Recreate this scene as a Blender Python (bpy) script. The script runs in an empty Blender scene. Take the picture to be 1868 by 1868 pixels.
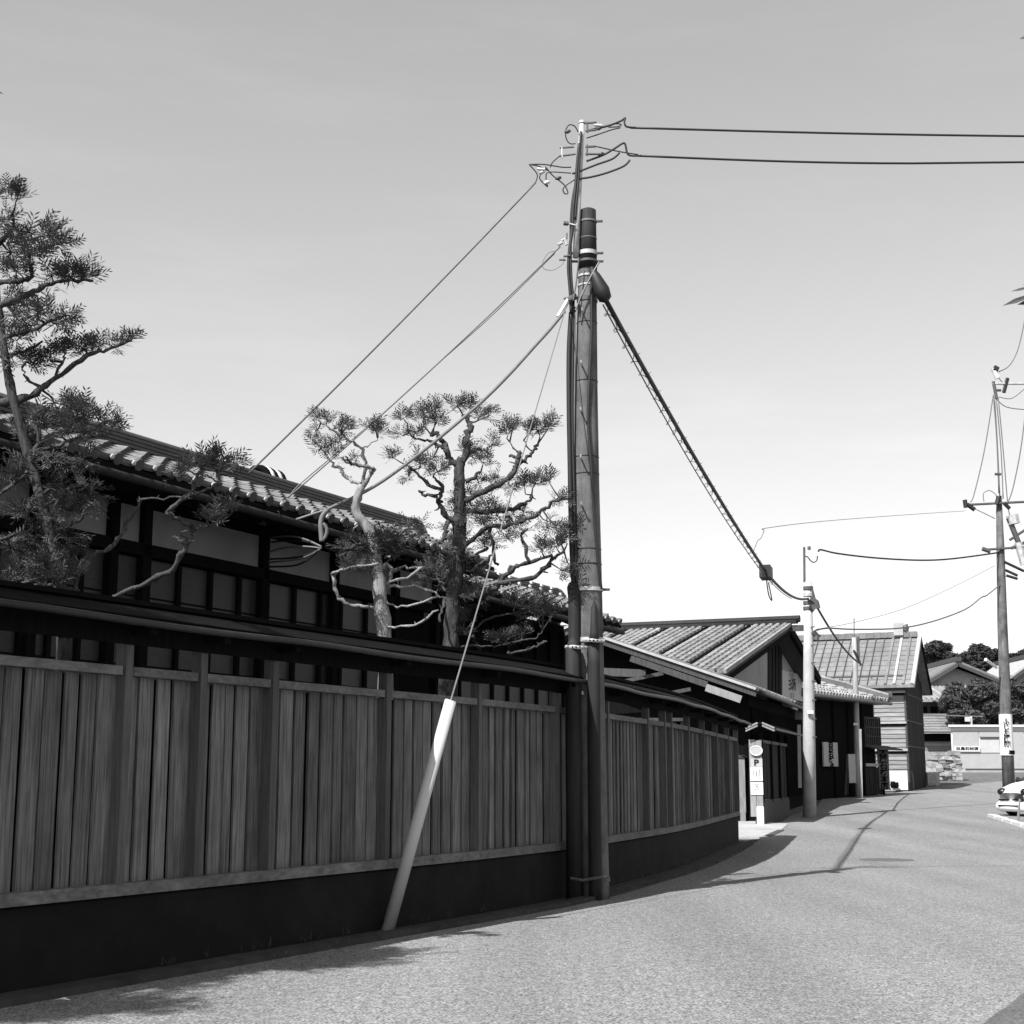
import bpy, math, random
from mathutils import Vector, Matrix, noise
V = Vector
rnd = random.Random(11)
S = bpy.context.scene
COL = S.collection

# ------------------------------------------------------------------ camera, sky, sun, exposure
FPX, TH = 2669.0, math.atan(480.0 / 2669.0)          # focal length (photo pixels), upward pitch
CT, ST = math.cos(TH), math.sin(TH)
CAMZ = 1.4
cam_d = bpy.data.cameras.new('camera')
cam_d.sensor_width = cam_d.sensor_height = 56.0
cam_d.lens = FPX * 56.0 / 1868.0
cam_d.clip_start, cam_d.clip_end = 0.1, 2000
cam = bpy.data.objects.new('camera', cam_d)
cam.location = (0, 0, CAMZ)
cam.rotation_euler = (math.pi / 2 + TH, 0, 0)
COL.objects.link(cam)
S.camera = cam

SUN_TO = V((-0.604 * math.cos(math.radians(50.5)), -0.797 * math.cos(math.radians(50.5)), math.sin(math.radians(50.5)))).normalized()
SUN_EL = math.asin(SUN_TO.z)
SUN_ROT = math.atan2(SUN_TO.x, SUN_TO.y)

W = bpy.data.worlds.new('World')
S.world = W
W.use_nodes = True
nt = W.node_tree
bg = nt.nodes['Background']
sky = nt.nodes.new('ShaderNodeTexSky')
sky.sky_type = 'NISHITA'
sky.sun_disc = False
sky.sun_elevation = SUN_EL
sky.sun_rotation = SUN_ROT
sky.altitude = 0
sky.air_density = 1.0
sky.dust_density = 1.2
sky.ozone_density = 1.0
sep = nt.nodes.new('ShaderNodeSeparateColor')       # panchromatic film: weigh the channels into one grey
nt.links.new(sky.outputs[0], sep.inputs[0])
def mnode(tree, op, a, b):
    n = tree.nodes.new('ShaderNodeMath'); n.operation = op
    for i, x in enumerate((a, b)):
        if x is None: continue
        if isinstance(x, (int, float)): n.inputs[i].default_value = x
        else: tree.links.new(x, n.inputs[i])
    return n.outputs[0]
g1 = mnode(nt, 'MULTIPLY', sep.outputs[0], 0.12)
g2 = mnode(nt, 'MULTIPLY', sep.outputs[1], 0.33)
g3 = mnode(nt, 'MULTIPLY', sep.outputs[2], 0.55)
gs = mnode(nt, 'ADD', mnode(nt, 'ADD', g1, g2), g3)
# thin wisps of cirrus
tc = nt.nodes.new('ShaderNodeTexCoord')
mp = nt.nodes.new('ShaderNodeMapping'); mp.inputs['Scale'].default_value = (1.6, 1.6, 9.0); mp.inputs['Rotation'].default_value = (0, 0.12, 0)
nt.links.new(tc.outputs['Generated'], mp.inputs[0])
cn = nt.nodes.new('ShaderNodeTexNoise'); cn.inputs['Scale'].default_value = 2.3; cn.inputs['Detail'].default_value = 7; cn.inputs['Roughness'].default_value = 0.62
nt.links.new(mp.outputs[0], cn.inputs['Vector'])
mr = nt.nodes.new('ShaderNodeMapRange'); mr.inputs[1].default_value = 0.5; mr.inputs[2].default_value = 0.85; mr.inputs[3].default_value = 1.0; mr.inputs[4].default_value = 1.1
nt.links.new(cn.outputs['Fac'], mr.inputs[0])
gs = mnode(nt, 'MULTIPLY', gs, mr.outputs[0])
cmb = nt.nodes.new('ShaderNodeCombineColor')
for i in range(3): nt.links.new(gs, cmb.inputs[i])
nt.links.new(cmb.outputs[0], bg.inputs[0])
bg.inputs[1].default_value = 0.108

sun_d = bpy.data.lights.new('sun', 'SUN')
sun_d.energy = 5.0
sun_d.angle = math.radians(0.53)
sun = bpy.data.objects.new('sun', sun_d)
sun.rotation_euler = SUN_TO.to_track_quat('Z', 'Y').to_euler()
sun.location = SUN_TO * 40
COL.objects.link(sun)

S.view_settings.view_transform = 'Standard'
S.view_settings.look = 'None'
S.view_settings.exposure = 0.85
S.view_settings.gamma = 1.0
S.view_settings.use_curve_mapping = False

# ------------------------------------------------------------------ geometry of the place
def ray(px, py):
    u, v = px - 934.0, 934.0 - py
    return V((u, FPX * CT - v * ST, FPX * ST + v * CT))
def P(px, py, Y):
    d = ray(px, py)
    return V((0, 0, CAMZ)) + d * (Y / d.y)
def proj(p):
    x, y, z = p[0], p[1], p[2] - CAMZ
    f = y * CT + z * ST
    return 934 + FPX * x / f, 934 - FPX * (-y * ST + z * CT) / f
GZ = [(-1e4, 0), (28, 0), (37, .10), (45, .20), (55, .45), (65, .64), (72, .80), (80, 1.2), (88, 1.65), (100, 1.8), (1e5, 1.8)]
def gz(Y):
    for (a, za), (b, zb) in zip(GZ, GZ[1:]):
        if Y <= b:
            return za + (zb - za) * (Y - a) / (b - a)
    return GZ[-1][1]
def G(px, py):                                        # where a pixel's ray meets the ground
    d = ray(px, py); lo, hi = 2.0, 140.0
    for _ in range(60):
        m = (lo + hi) / 2
        z = CAMZ + d.z / d.y * m
        if z > gz(m): lo = m
        else: hi = m
    return V((d.x / d.y * lo, lo, gz(lo)))
def on_plane(px, py, n2, dist):                       # vertical plane n2.x*X + n2.y*Y = dist
    d = ray(px, py)
    k = dist / (n2[0] * d.x + n2[1] * d.y)
    return V((0, 0, CAMZ)) + d * k

# ------------------------------------------------------------------ materials (all grey: the photograph is monochrome)
MATS = {}
def M(name, v, rough=.8, amp=.25, scale=4.0, stretch=(1, 1, 1), bump=0.0, rand=0.0, blot=0.0, blotscale=.7, spec=.4, metal=0.0, speck=0.0, speckscale=90, coord='Object', bdist=.02, streak=0.0):
    m = bpy.data.materials.new(name); m.use_nodes = True
    t = m.node_tree; b = t.nodes['Principled BSDF']
    b.inputs['Roughness'].default_value = rough
    b.inputs['Specular IOR Level'].default_value = spec
    b.inputs['Metallic'].default_value = metal
    tc = t.nodes.new('ShaderNodeTexCoord')
    src = tc.outputs[coord]
    val = None
    if rand:
        oi = t.nodes.new('ShaderNodeObjectInfo')
        vm = t.nodes.new('ShaderNodeVectorMath'); vm.operation = 'ADD'
        t.links.new(src, vm.inputs[0])
        sc = mnode(t, 'MULTIPLY', oi.outputs['Random'], 37.0)
        cx = t.nodes.new('ShaderNodeCombineXYZ')
        for i in range(3): t.links.new(sc, cx.inputs[i])
        t.links.new(cx.outputs[0], vm.inputs[1]); src = vm.outputs[0]
        val = mnode(t, 'MULTIPLY_ADD', oi.outputs['Random'], 2 * rand); val.node.inputs[2].default_value = 1 - rand
    def nz(scale, stretch, lo, hi, detail=6, r0=.28, r1=.72):
        mp = t.nodes.new('ShaderNodeMapping'); mp.inputs['Scale'].default_value = stretch
        t.links.new(src, mp.inputs[0])
        n = t.nodes.new('ShaderNodeTexNoise'); n.inputs['Scale'].default_value = scale; n.inputs['Detail'].default_value = detail
        n.inputs['Roughness'].default_value = .6
        t.links.new(mp.outputs[0], n.inputs['Vector'])
        r = t.nodes.new('ShaderNodeMapRange'); r.inputs[1].default_value = r0; r.inputs[2].default_value = r1
        r.inputs[3].default_value = lo; r.inputs[4].default_value = hi
        t.links.new(n.outputs['Fac'], r.inputs[0])
        return r.outputs[0], n.outputs['Fac']
    a, fac = nz(scale, stretch, 1 - amp, 1 + amp)
    val = a if val is None else mnode(t, 'MULTIPLY', val, a)
    if blot:
        c, _ = nz(blotscale, (1, 1, 1), 1 - blot, 1 + blot, 4)
        val = mnode(t, 'MULTIPLY', val, c)
    if speck:
        c, f2 = nz(speckscale, (1, 1, 1), 1 - speck, 1 + speck, 2)
        val = mnode(t, 'MULTIPLY', val, c)
    if streak:
        mp = t.nodes.new('ShaderNodeMapping'); mp.inputs['Rotation'].default_value = (0, 0, math.radians(24)); mp.inputs['Scale'].default_value = (.9, .07, 1)
        t.links.new(src, mp.inputs[0])
        n = t.nodes.new('ShaderNodeTexNoise'); n.inputs['Scale'].default_value = 1.0; n.inputs['Detail'].default_value = 5
        t.links.new(mp.outputs[0], n.inputs['Vector'])
        r = t.nodes.new('ShaderNodeMapRange'); r.inputs[1].default_value = .3; r.inputs[2].default_value = .7; r.inputs[3].default_value = 1 - streak; r.inputs[4].default_value = 1 + streak
        t.links.new(n.outputs['Fac'], r.inputs[0]); val = mnode(t, 'MULTIPLY', val, r.outputs[0])
    val = mnode(t, 'MULTIPLY', val, v)
    cb = t.nodes.new('ShaderNodeCombineColor')
    for i in range(3): t.links.new(val, cb.inputs[i])
    t.links.new(cb.outputs[0], b.inputs['Base Color'])
    if bump:
        bn = t.nodes.new('ShaderNodeBump'); bn.inputs['Strength'].default_value = bump; bn.inputs['Distance'].default_value = bdist
        t.links.new(fac, bn.inputs['Height']); t.links.new(bn.outputs[0], b.inputs['Normal'])
    MATS[name] = m
    return m
M('asphalt', .163, .95, .3, 16, (1, .6, 1), speck=.85, speckscale=58, blot=.06, blotscale=.3, spec=.1, streak=.16)
M('asphalt_dark', .085, .9, .15, 3, speck=.5, speckscale=50, spec=.2)
M('soil', .1, .95, .3, 3, speck=.3, speckscale=30, spec=.1)
M('paving', .3, .85, .15, 2, speck=.15, speckscale=40, blot=.15, spec=.2)
M('gutter_concrete', .035, .9, .3, 5, blot=.3, bump=.3, spec=.2)
M('iron', .05, .6, .3, 20, spec=.5)
M('fence_wood', .125, .85, .62, 5, (11, 11, .4), bump=.45, rand=.3, blot=.3, blotscale=1.6, spec=.15)
M('fence_post', .09, .85, .3, 5, (8, 8, .5), bump=.3, rand=.12, blot=.15, spec=.15)
M('fence_beam', .125, .85, .35, 6, (2, 2, 5), bump=.4, rand=.1, blot=.3, blotscale=2.5, spec=.15)
M('fence_base', .008, .9, .4, 3, bump=.3, blot=.45, blotscale=1.2, spec=.2)
M('fence_roof', .006, .8, .3, 8, bump=.2, spec=.04)
M('gutter_metal', .016, .45, .35, 5, (1, 1, 1), spec=.25)
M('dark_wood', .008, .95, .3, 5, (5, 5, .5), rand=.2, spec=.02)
M('mid_wood', .055, .8, .35, 5, (5, 5, .6), rand=.15, bump=.2, spec=.2)
M('pale_wood', .19, .8, .3, 5, (6, 6, .6), rand=.12, bump=.2, spec=.2)
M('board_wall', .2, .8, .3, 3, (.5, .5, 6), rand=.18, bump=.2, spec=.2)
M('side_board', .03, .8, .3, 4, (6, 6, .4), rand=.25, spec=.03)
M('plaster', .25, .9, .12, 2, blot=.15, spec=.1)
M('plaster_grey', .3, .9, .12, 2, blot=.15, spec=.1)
M('pane', .03, .5, .2, 6, (1, 1, 8), rand=.3, spec=.3)
M('glass', .02, .06, .1, 2, spec=.6)
M('tile', .12, .5, .35, 9, rand=.25, spec=.3)
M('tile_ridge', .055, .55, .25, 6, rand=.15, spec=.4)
M('tile_white', .5, .6, .1, 4)
M('roof_pale', .22, .75, .35, 5, rand=.18, spec=.2, blot=.25)
M('roof_seam', .15, .7, .22, 4, rand=.12, blot=.2, spec=.2)
M('verge_white', .3, .7, .15, 4)
M('concrete_pole', .095, .85, .4, 5, (2, 2, .25), blot=.5, blotscale=2.2, speck=.2, speckscale=80, spec=.2, bump=.1)
M('pole_pale', .34, .85, .15, 3, blot=.15, speck=.1, speckscale=60, spec=.2)
M('wood_pole', .28, .85, .35, 4, (6, 6, .4), bump=.3, spec=.2)
M('tarred_wood', .018, .75, .4, 4, (5, 5, .4), blot=.4, spec=.25)
M('steel', .4, .45, .3, 8, metal=.2, spec=.4)
M('steel_dark', .06, .5, .3, 8, spec=.5)
M('cable', .012, .55, .1, 4, spec=.4)
M('cable_grey', .1, .5, .2, 9, spec=.4)
M('cable_pale', .13, .6, .15, 9, spec=.3)
M('guard_white', .44, .5, .08, 3, blot=.16, spec=.4)
M('white_paint', .58, .5, .05, 2, spec=.4)
M('white_board', .33, .7, .06, 3, spec=.2)
M('sign_grey', .42, .7, .08, 3, spec=.2)
M('sign_dark', .1, .7, .1, 3, spec=.2)  # dark grey own colour of boards and print
M('ink', .006, .9, .1, 3, spec=.02)
M('ink_grey', .16, .6, .1, 3, spec=.2)
M('car_white', .82, .2, .02, 2, spec=.5)
M('car_black', .008, .35, .1, 2, spec=.5)
M('tyre', .015, .8, .2, 20, spec=.2)
M('bark', .2, .9, .45, 5, (6, 6, 1.2), bump=.8, blot=.3, blotscale=4, spec=.1)
M('bark_dark', .05, .9, .45, 6, (5, 5, 1.2), bump=.7, blot=.3, blotscale=4, spec=.1)
M('bark_mid', .05, .9, .5, 6, (5, 5, 1.2), bump=.8, blot=.4, blotscale=4, spec=.1)
M('leaf_mid', .062, .7, .45, 6, blot=.3, blotscale=3, spec=.3)
M('leaf_dark', .04, .7, .4, 3, blot=.3, blotscale=.8, spec=.3)
M('stone', .26, .9, .3, 6, bump=.5, rand=.25, spec=.15)
M('litter', .6, .7, .1, 3)
for nm in ('leaf_mid', 'leaf_dark'):                   # thin leaves let some light through
    t = MATS[nm].node_tree; b = t.nodes['Principled BSDF']
    tr = t.nodes.new('ShaderNodeBsdfTranslucent'); mx = t.nodes.new('ShaderNodeMixShader'); mx.inputs[0].default_value = .16
    t.links.new(b.inputs['Base Color'].links[0].from_socket, tr.inputs[0])
    o = t.nodes['Material Output']
    t.links.new(b.outputs[0], mx.inputs[1]); t.links.new(tr.outputs[0], mx.inputs[2]); t.links.new(mx.outputs[0], o.inputs[0])

# ------------------------------------------------------------------ mesh helpers
ROOTLOC = {}
def wloc(o):
    return ROOTLOC.get(o.name, V((0, 0, 0))) if o else V((0, 0, 0))
def props(o, label=None, cat=None, group=None, kind=None):
    for k, x in (('label', label), ('category', cat), ('group', group), ('kind', kind)):
        if x: o[k] = x
    return o
def thing(name, loc, label, cat, group=None):
    o = bpy.data.objects.new(name, None); o.empty_display_size = .2
    o.location = loc; COL.objects.link(o); ROOTLOC[o.name] = V(loc)
    return props(o, label, cat, group)
class MB:
    def __init__(s): s.v = []; s.f = []
    def add(s, vs, fs):
        b = len(s.v); s.v += [V(x) for x in vs]; s.f += [tuple(i + b for i in f) for f in fs]; return s
    def hexa(s, c, ax, ay, az):                        # centre + three half-axis vectors
        c, ax, ay, az = V(c), V(ax), V(ay), V(az)
        vs = [c + ax * i + ay * j + az * k for k in (-1, 1) for j in (-1, 1) for i in (-1, 1)]
        return s.add(vs, [(0, 2, 3, 1), (4, 5, 7, 6), (0, 1, 5, 4), (2, 6, 7, 3), (0, 4, 6, 2), (1, 3, 7, 5)])
    def bar(s, a, b, w, h, up=(0, 0, 1), ext=0.0):     # beam from a to b, w across, h along up
        a, b = V(a), V(b); d = (b - a).normalized()
        sd = d.cross(V(up))
        if sd.length < 1e-4: sd = d.cross(V((1, 0, 0)))
        sd.normalize(); u2 = sd.cross(d).normalized()
        return s.hexa((a + b) / 2, d * ((b - a).length / 2 + ext), sd * w / 2, u2 * h / 2)
    def tube(s, pts, r, n=8, cap=True, jag=None):
        pts = [V(p) for p in pts]
        if not isinstance(r, (list, tuple)): r = [r] * len(pts)
        ref = None; base = len(s.v)
        for i, p in enumerate(pts):
            d = (pts[min(i + 1, len(pts) - 1)] - pts[max(i - 1, 0)])
            d = d.normalized() if d.length > 1e-9 else V((0, 0, 1))
            if ref is None:
                ref = d.orthogonal().normalized()
            ref = (ref - d * ref.dot(d))
            ref = ref.normalized() if ref.length > 1e-6 else d.orthogonal().normalized()
            bi = d.cross(ref)
            for k in range(n):
                a = 2 * math.pi * k / n
                s.v.append(p + (ref * math.cos(a) + bi * math.sin(a)) * (r[i] * (1 + jag.uniform(-.2, .22)) if jag else r[i]))
        for i in range(len(pts) - 1):
            for k in range(n):
                a, b = base + i * n + k, base + i * n + (k + 1) % n
                s.f.append((a, b, b + n, a + n))
        if cap:
            s.f.append(tuple(base + k for k in reversed(range(n))))
            e = base + (len(pts) - 1) * n
            s.f.append(tuple(e + k for k in range(n)))
        return s
    def prism(s, poly, vec):                           # polygon extruded along vec
        poly = [V(p) for p in poly]; n = len(poly); vec = V(vec)
        vs = poly + [p + vec for p in poly]
        fs = [tuple(range(n)), tuple(reversed(range(n, 2 * n)))] + [(i, i + n, (i + 1) % n + n, (i + 1) % n) for i in range(n)]
        return s.add(vs, fs)
    def blob(s, c, rx, ry, rz, seed=0, n=7, m=5, jag=.18):
        r = random.Random(seed); base = len(s.v); c = V(c)
        for j in range(1, m):
            th = math.pi * j / m
            for i in range(n):
                a = 2 * math.pi * (i + .5 * (j % 2)) / n; k = 1 + r.uniform(-jag, jag)
                s.v.append(c + V((rx * math.sin(th) * math.cos(a), ry * math.sin(th) * math.sin(a), rz * math.cos(th))) * k)
        s.v.append(c + V((0, 0, rz * .9))); s.v.append(c - V((0, 0, rz * .9)))
        t, bt = len(s.v) - 2, len(s.v) - 1
        for j in range(m - 2):
            for i in range(n):
                a, b = base + j * n + i, base + j * n + (i + 1) % n
                s.f.append((a, a + n, b + n, b))
        for i in range(n):
            s.f.append((t, base + i, base + (i + 1) % n))
            e = base + (m - 2) * n
            s.f.append((bt, e + (i + 1) % n, e + i))
        return s
    def mesh(s, name, off=V((0, 0, 0)), smooth=False):
        me = bpy.data.meshes.new(name)
        me.from_pydata([tuple(p - off) for p in s.v], [], s.f)
        if smooth: me.shade_smooth()
        me.update(); return me
    def build(s, name, mat, parent=None, smooth=False, label=None, cat=None, group=None, kind=None, own=False):
        off = wloc(parent)
        if own:                                        # top-level single mesh with its origin at its base
            lo = V((sum(p.x for p in s.v) / len(s.v), sum(p.y for p in s.v) / len(s.v), min(p.z for p in s.v)))
            off = lo
        me = s.mesh(name, off, smooth); me.materials.append(MATS[mat])
        o = bpy.data.objects.new(name, me); COL.objects.link(o)
        if parent: o.parent = parent
        if own: o.location = off; ROOTLOC[o.name] = V(off)
        elif parent: ROOTLOC[o.name] = V(off)
        return props(o, label, cat, group, kind)
def text(body, size, org, xd, yd, mat, parent, name='lettering', vertical=False, align='CENTER', wscale=1.0, bold=0.0):
    cu = bpy.data.curves.new('tmp', 'FONT'); cu.body = '\n'.join(body) if vertical else body
    cu.size = size; cu.align_x = align; cu.align_y = 'CENTER'; cu.space_line = .82 if vertical else 1.0
    cu.offset = bold; cu.resolution_u = 3
    to = bpy.data.objects.new('tmp', cu); COL.objects.link(to)
    dg = bpy.context.evaluated_depsgraph_get()
    me = bpy.data.meshes.new_from_object(to.evaluated_get(dg))
    bpy.data.objects.remove(to); bpy.data.curves.remove(cu)
    xd, yd = V(xd).normalized(), V(yd).normalized(); zd = xd.cross(yd)
    off = wloc(parent)
    for vv in me.vertices:
        vv.co = V(org) + xd * vv.co.x * wscale + yd * vv.co.y + zd * .004 - off
    me.materials.clear(); me.materials.append(MATS[mat]); me.name = name
    o = bpy.data.objects.new(name, me); COL.objects.link(o); o.parent = parent
    return o
def lerp(a, b, t): return a + (b - a) * t
Z = V((0, 0, 1))

# ------------------------------------------------------------------ the fence line (plan curve)
FP = [V((-6.4, 4.1)), V((-5.39, 6.0)), V((-3.36, 9.77)), V((-1.9, 12.5)), V((-.15, 15.75)), V((.62, 17.45)), V((1.32, 19.4)), V((2.78, 23.9)), V((4.84, 32.0)), V((5.2, 33.5))]
PATH = []
for i in range(1, len(FP) - 2):
    for k in range(24):
        t = k / 24.0; a, b, c, d = FP[i - 1], FP[i], FP[i + 1], FP[i + 2]
        PATH.append(.5 * ((2 * b) + (c - a) * t + (2 * a - 5 * b + 4 * c - d) * t * t + (3 * b - a - 3 * c + d) * t ** 3))
PATH.append(FP[-2])
ARC = [0.0]
for a, b in zip(PATH, PATH[1:]): ARC.append(ARC[-1] + (b - a).length)
def fpos(s, off=0.0, z=0.0):
    s = max(0.0, min(ARC[-1] - 1e-6, s))
    i = 0
    while ARC[i + 1] < s: i += 1
    t = (s - ARC[i]) / (ARC[i + 1] - ARC[i])
    p = PATH[i].lerp(PATH[i + 1], t)
    d0 = (PATH[min(i + 3, len(PATH) - 1)] - PATH[max(i - 2, 0)]).normalized()
    return V((p.x + d0.y * off, p.y - d0.x * off, z))
def fdir(s): return (fpos(s + .05) - fpos(s - .05)).normalized()
def s_at(px):
    lo, hi = 0.0, ARC[-1]
    for _ in range(40):
        m = (lo + hi) / 2
        if proj(fpos(m, 0, 1.4))[0] < px: lo = m
        else: hi = m
    return lo
SEND = ARC[-1]

# ------------------------------------------------------------------ ground, road, gutter
def strip(offs, zs, s0, s1, step=.5):
    mb = MB(); n = int((s1 - s0) / step) + 1; k = len(offs)
    for i in range(n + 1):
        s = s0 + (s1 - s0) * i / n
        for o, z in zip(offs, zs): mb.v.append(fpos(s, o, z))
    for i in range(n):
        for j in range(k - 1):
            a = i * k + j; mb.f.append((a, a + 1, a + 1 + k, a + k))
    return mb
ys = [-40, -10, 0, 10, 20, 28] + [28 + 3 * i for i in range(1, 25)] + [110, 150, 250, 500, 1500]
mb = MB(); xs = [-400, -60, -20, 0, 20, 60, 400]
for y in ys:
    for x in xs: mb.v.append(V((x, y, gz(y) - .03)))
k = len(xs)
for i in range(len(ys) - 1):
    for j in range(k - 1):
        a = i * k + j; mb.f.append((a, a + 1, a + 1 + k, a + k))
mb.build('ground', 'soil', kind='structure')
# road: left edge follows the gutter, then the house fronts
left = [(fpos(s, .44).x, fpos(s, .44).y) for s in [SEND * i / 40 for i in range(41)]]
road_l = [(-7.6, -12), (-5.2, 5.0)] + left
ext = [G(1440, 1489), G(1490, 1472), G(1500, 1458), G(1612, 1449), G(1668, 1441), G(1690, 1436)]
road_l += [(e.x, e.y) for e in ext] + [(32, 84), (36, 92)]
mb = MB()
pts = []
for i, (a, b) in enumerate(zip(road_l, road_l[1:])):
    n = max(1, int(abs(b[1] - a[1]) / 1.5))
    pts += [(lerp(a[0], b[0], j / n), lerp(a[1], b[1], j / n)) for j in range(n)]
pts.append(road_l[-1])
for x, y in pts:
    for q in (0, .33, .66, 1): mb.v.append(V((lerp(x, 45, q), y, gz(y) + .004)))
for i in range(len(pts) - 1):
    for j in range(3):
        a = i * 4 + j; mb.f.append((a, a + 1, a + 5, a + 4))
mb.build('road', 'asphalt', kind='structure')
# concrete gutter channel along the fence, with its outer lip
strip([.0, .12, .14, .26, .28, .42, .44, .45], [.012, .012, -.02, -.02, .05, .05, .05, .0], 0, SEND, .5).build('gutter', 'gutter_concrete', kind='structure')
# forecourt paving of the gateway and a dark repair at the near right edge
a, b, c, d = G(1350, 1526), G(1400, 1527), G(1440, 1497), G(1346, 1500)
MB().prism([p + V((0, 0, .012)) for p in (G(1347, 1527), G(1398, 1528), G(1424, 1515), G(1438, 1503), G(1392, 1499), G(1346, 1498))], (0, 0, -.06)).build('pavement', 'paving', kind='structure')
MB().bar(G(1400, 1526) + V((0, 0, .016)), G(1425, 1515) + V((0, 0, .016)), .16, .012).build('drain_slot', 'iron', kind='structure')
p1 = [G(1868, 1812), G(1838, 1838), G(1818, 1850), G(1796, 1868), G(1770, 1890), G(1740, 1960), G(2200, 1960), G(2200, 1700), G(1950, 1750)]
MB().prism([p + V((0, 0, .008)) for p in p1], (0, 0, -.02)).build('road_repair', 'asphalt_dark', kind='structure')
mc = G(1618, 1569); mb = MB()  # round darker flat patch on the road
mb.prism([mc + V((.45 * math.cos(a * math.pi / 14), .45 * math.sin(a * math.pi / 14), .008)) for a in range(28)], (0, 0, -.02))
mb.build('round_road_patch', 'asphalt_dark', label='round darker flat patch on the road beyond the central pole', cat='road_patch', own=True)

# ------------------------------------------------------------------ long board fence with its little roof
froot = thing('wooden_fence', fpos(s_at(500), 0, 0), 'long curved board fence on dark plinth with small roof along the road', 'fence')
strip([-.12, .0, .004, -.02, -.22], [-.05, -.05, .53, .55, .55], 0, SEND, .6).build('plinth', 'fence_base', froot)
MB().prism([fpos(SEND, .004, -.05), fpos(SEND, -.26, -.05), fpos(SEND, -.26, .55), fpos(SEND, .004, .55)], fdir(SEND) * .02).build('plinth_end', 'fence_base', froot)
pxs = [218, 357, 490, 700, 869, 1012, 1105, 1179, 1210, 1222, 1254, 1281.6, 1305.6, 1327, 1343.5]
SP = [s_at(x) for x in pxs]
SP = [SP[0] - 5.4, SP[0] - 3.6, SP[0] - 1.8] + SP
SP = [s for s in SP if s > .2]
frnd = random.Random(3)
for i, s in enumerate(SP):
    d = fdir(s); n = V((d.y, -d.x, 0)); p = fpos(s)
    MB().hexa(p + n * .0 + Z * 1.54, d * .038, n * .05, Z * .905).build('post', 'fence_post', froot)
    # arm carrying the eave
    MB().bar(p + n * -.28 + Z * 2.435, p + n * .27 + Z * 2.435, .07, .06).build('eave_arm', 'dark_wood', froot)
for s0, s1 in zip(SP, SP[1:]):
    a, b = fpos(s0), fpos(s1); d = (b - a).normalized(); n = V((d.y, -d.x, 0)); L = (b - a).length
    MB().bar(a + n * -.02 + Z * .595, b + n * -.02 + Z * .595, .13, .085).build('sill_beam', 'fence_beam', froot)
    MB().bar(a + d * .056 + n * .002 + Z * 2.15, b - d * .056 + n * .002 + Z * 2.15, .075, .065).build('top_rail', 'fence_beam', froot)
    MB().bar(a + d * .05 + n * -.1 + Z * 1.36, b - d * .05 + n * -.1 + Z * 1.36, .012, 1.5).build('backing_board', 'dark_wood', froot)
    if L < .35: continue
    u0, u1 = .034, L - .034
    cnt = max(2, round((u1 - u0) / .178)); edges = [u0 + (u1 - u0) * i / cnt for i in range(cnt + 1)]
    for i in range(1, cnt): edges[i] += frnd.uniform(-.022, .022)
    for i in range(cnt):
        e0, e1 = edges[i], edges[i + 1] - (frnd.uniform(.010, .024) if i < cnt - 1 else 0)
        off0 = -.038 + frnd.uniform(-.008, .008); off1 = -.052 + frnd.uniform(-.008, .008)
        zb = .612 - frnd.uniform(0, .006); zt = 2.116
        q = [a + d * e0 + n * off0, a + d * (e0 + e1) / 2 + n * (off0 + off1) / 2 + n * frnd.uniform(-.003, .004), a + d * e1 + n * off1]
        mbb = MB(); th = n * -.02
        jb = [frnd.uniform(0, .012) for _ in range(3)]
        sk = frnd.uniform(-.006, .006); vs = [q[j] + Z * (zb + jb[j]) for j in range(3)] + [q[j] + d * sk + Z * zt for j in range(3)]
        vs += [v_ + th for v_ in vs]
        mbb.add(vs, [(0, 1, 4, 3), (1, 2, 5, 4), (6, 9, 10, 7), (7, 10, 11, 8), (0, 3, 9, 6), (2, 8, 11, 5), (3, 4, 10, 9), (4, 5, 11, 10), (0, 6, 7, 1), (1, 7, 8, 2)])
        mbb.build('board', 'fence_wood', froot)
strip([.30, .31, .0, -.31, -.30, .0, .30], [2.495, 2.52, 2.64, 2.52, 2.495, 2.60, 2.495], 0, SEND, .5).build('roof', 'fence_roof', froot)
MB().prism([fpos(SEND, .31, 2.52), fpos(SEND, 0, 2.64), fpos(SEND, -.31, 2.52), fpos(SEND, -.30, 2.495), fpos(SEND, 0, 2.60), fpos(SEND, .30, 2.495)], fdir(SEND) * .015).build('roof_end', 'mid_wood', froot)
strip([.05, .05, -.05, -.05], [2.64, 2.675, 2.675, 2.64], 0, SEND, .5).build('ridge_cap', 'fence_roof', froot)
strip([.05, -.05, -.05, .05, .05], [2.40, 2.40, 2.47, 2.47, 2.40], 0, SEND, .5).build('wall_plate', 'dark_wood', froot)
strip([.075, .075, .055, .055, .075], [2.34, 2.47, 2.47, 2.34, 2.34], 0, SEND, .5).build('valance_board', 'dark_wood', froot)
n = 60
MB().tube([fpos(SEND * i / n, .335 + .006 * math.sin(i * 1.7), 2.475 + .008 * math.sin(i * .9)) for i in range(n + 1)], .026, 8).build('rain_gutter', 'gutter_metal', froot, smooth=True)

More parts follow.
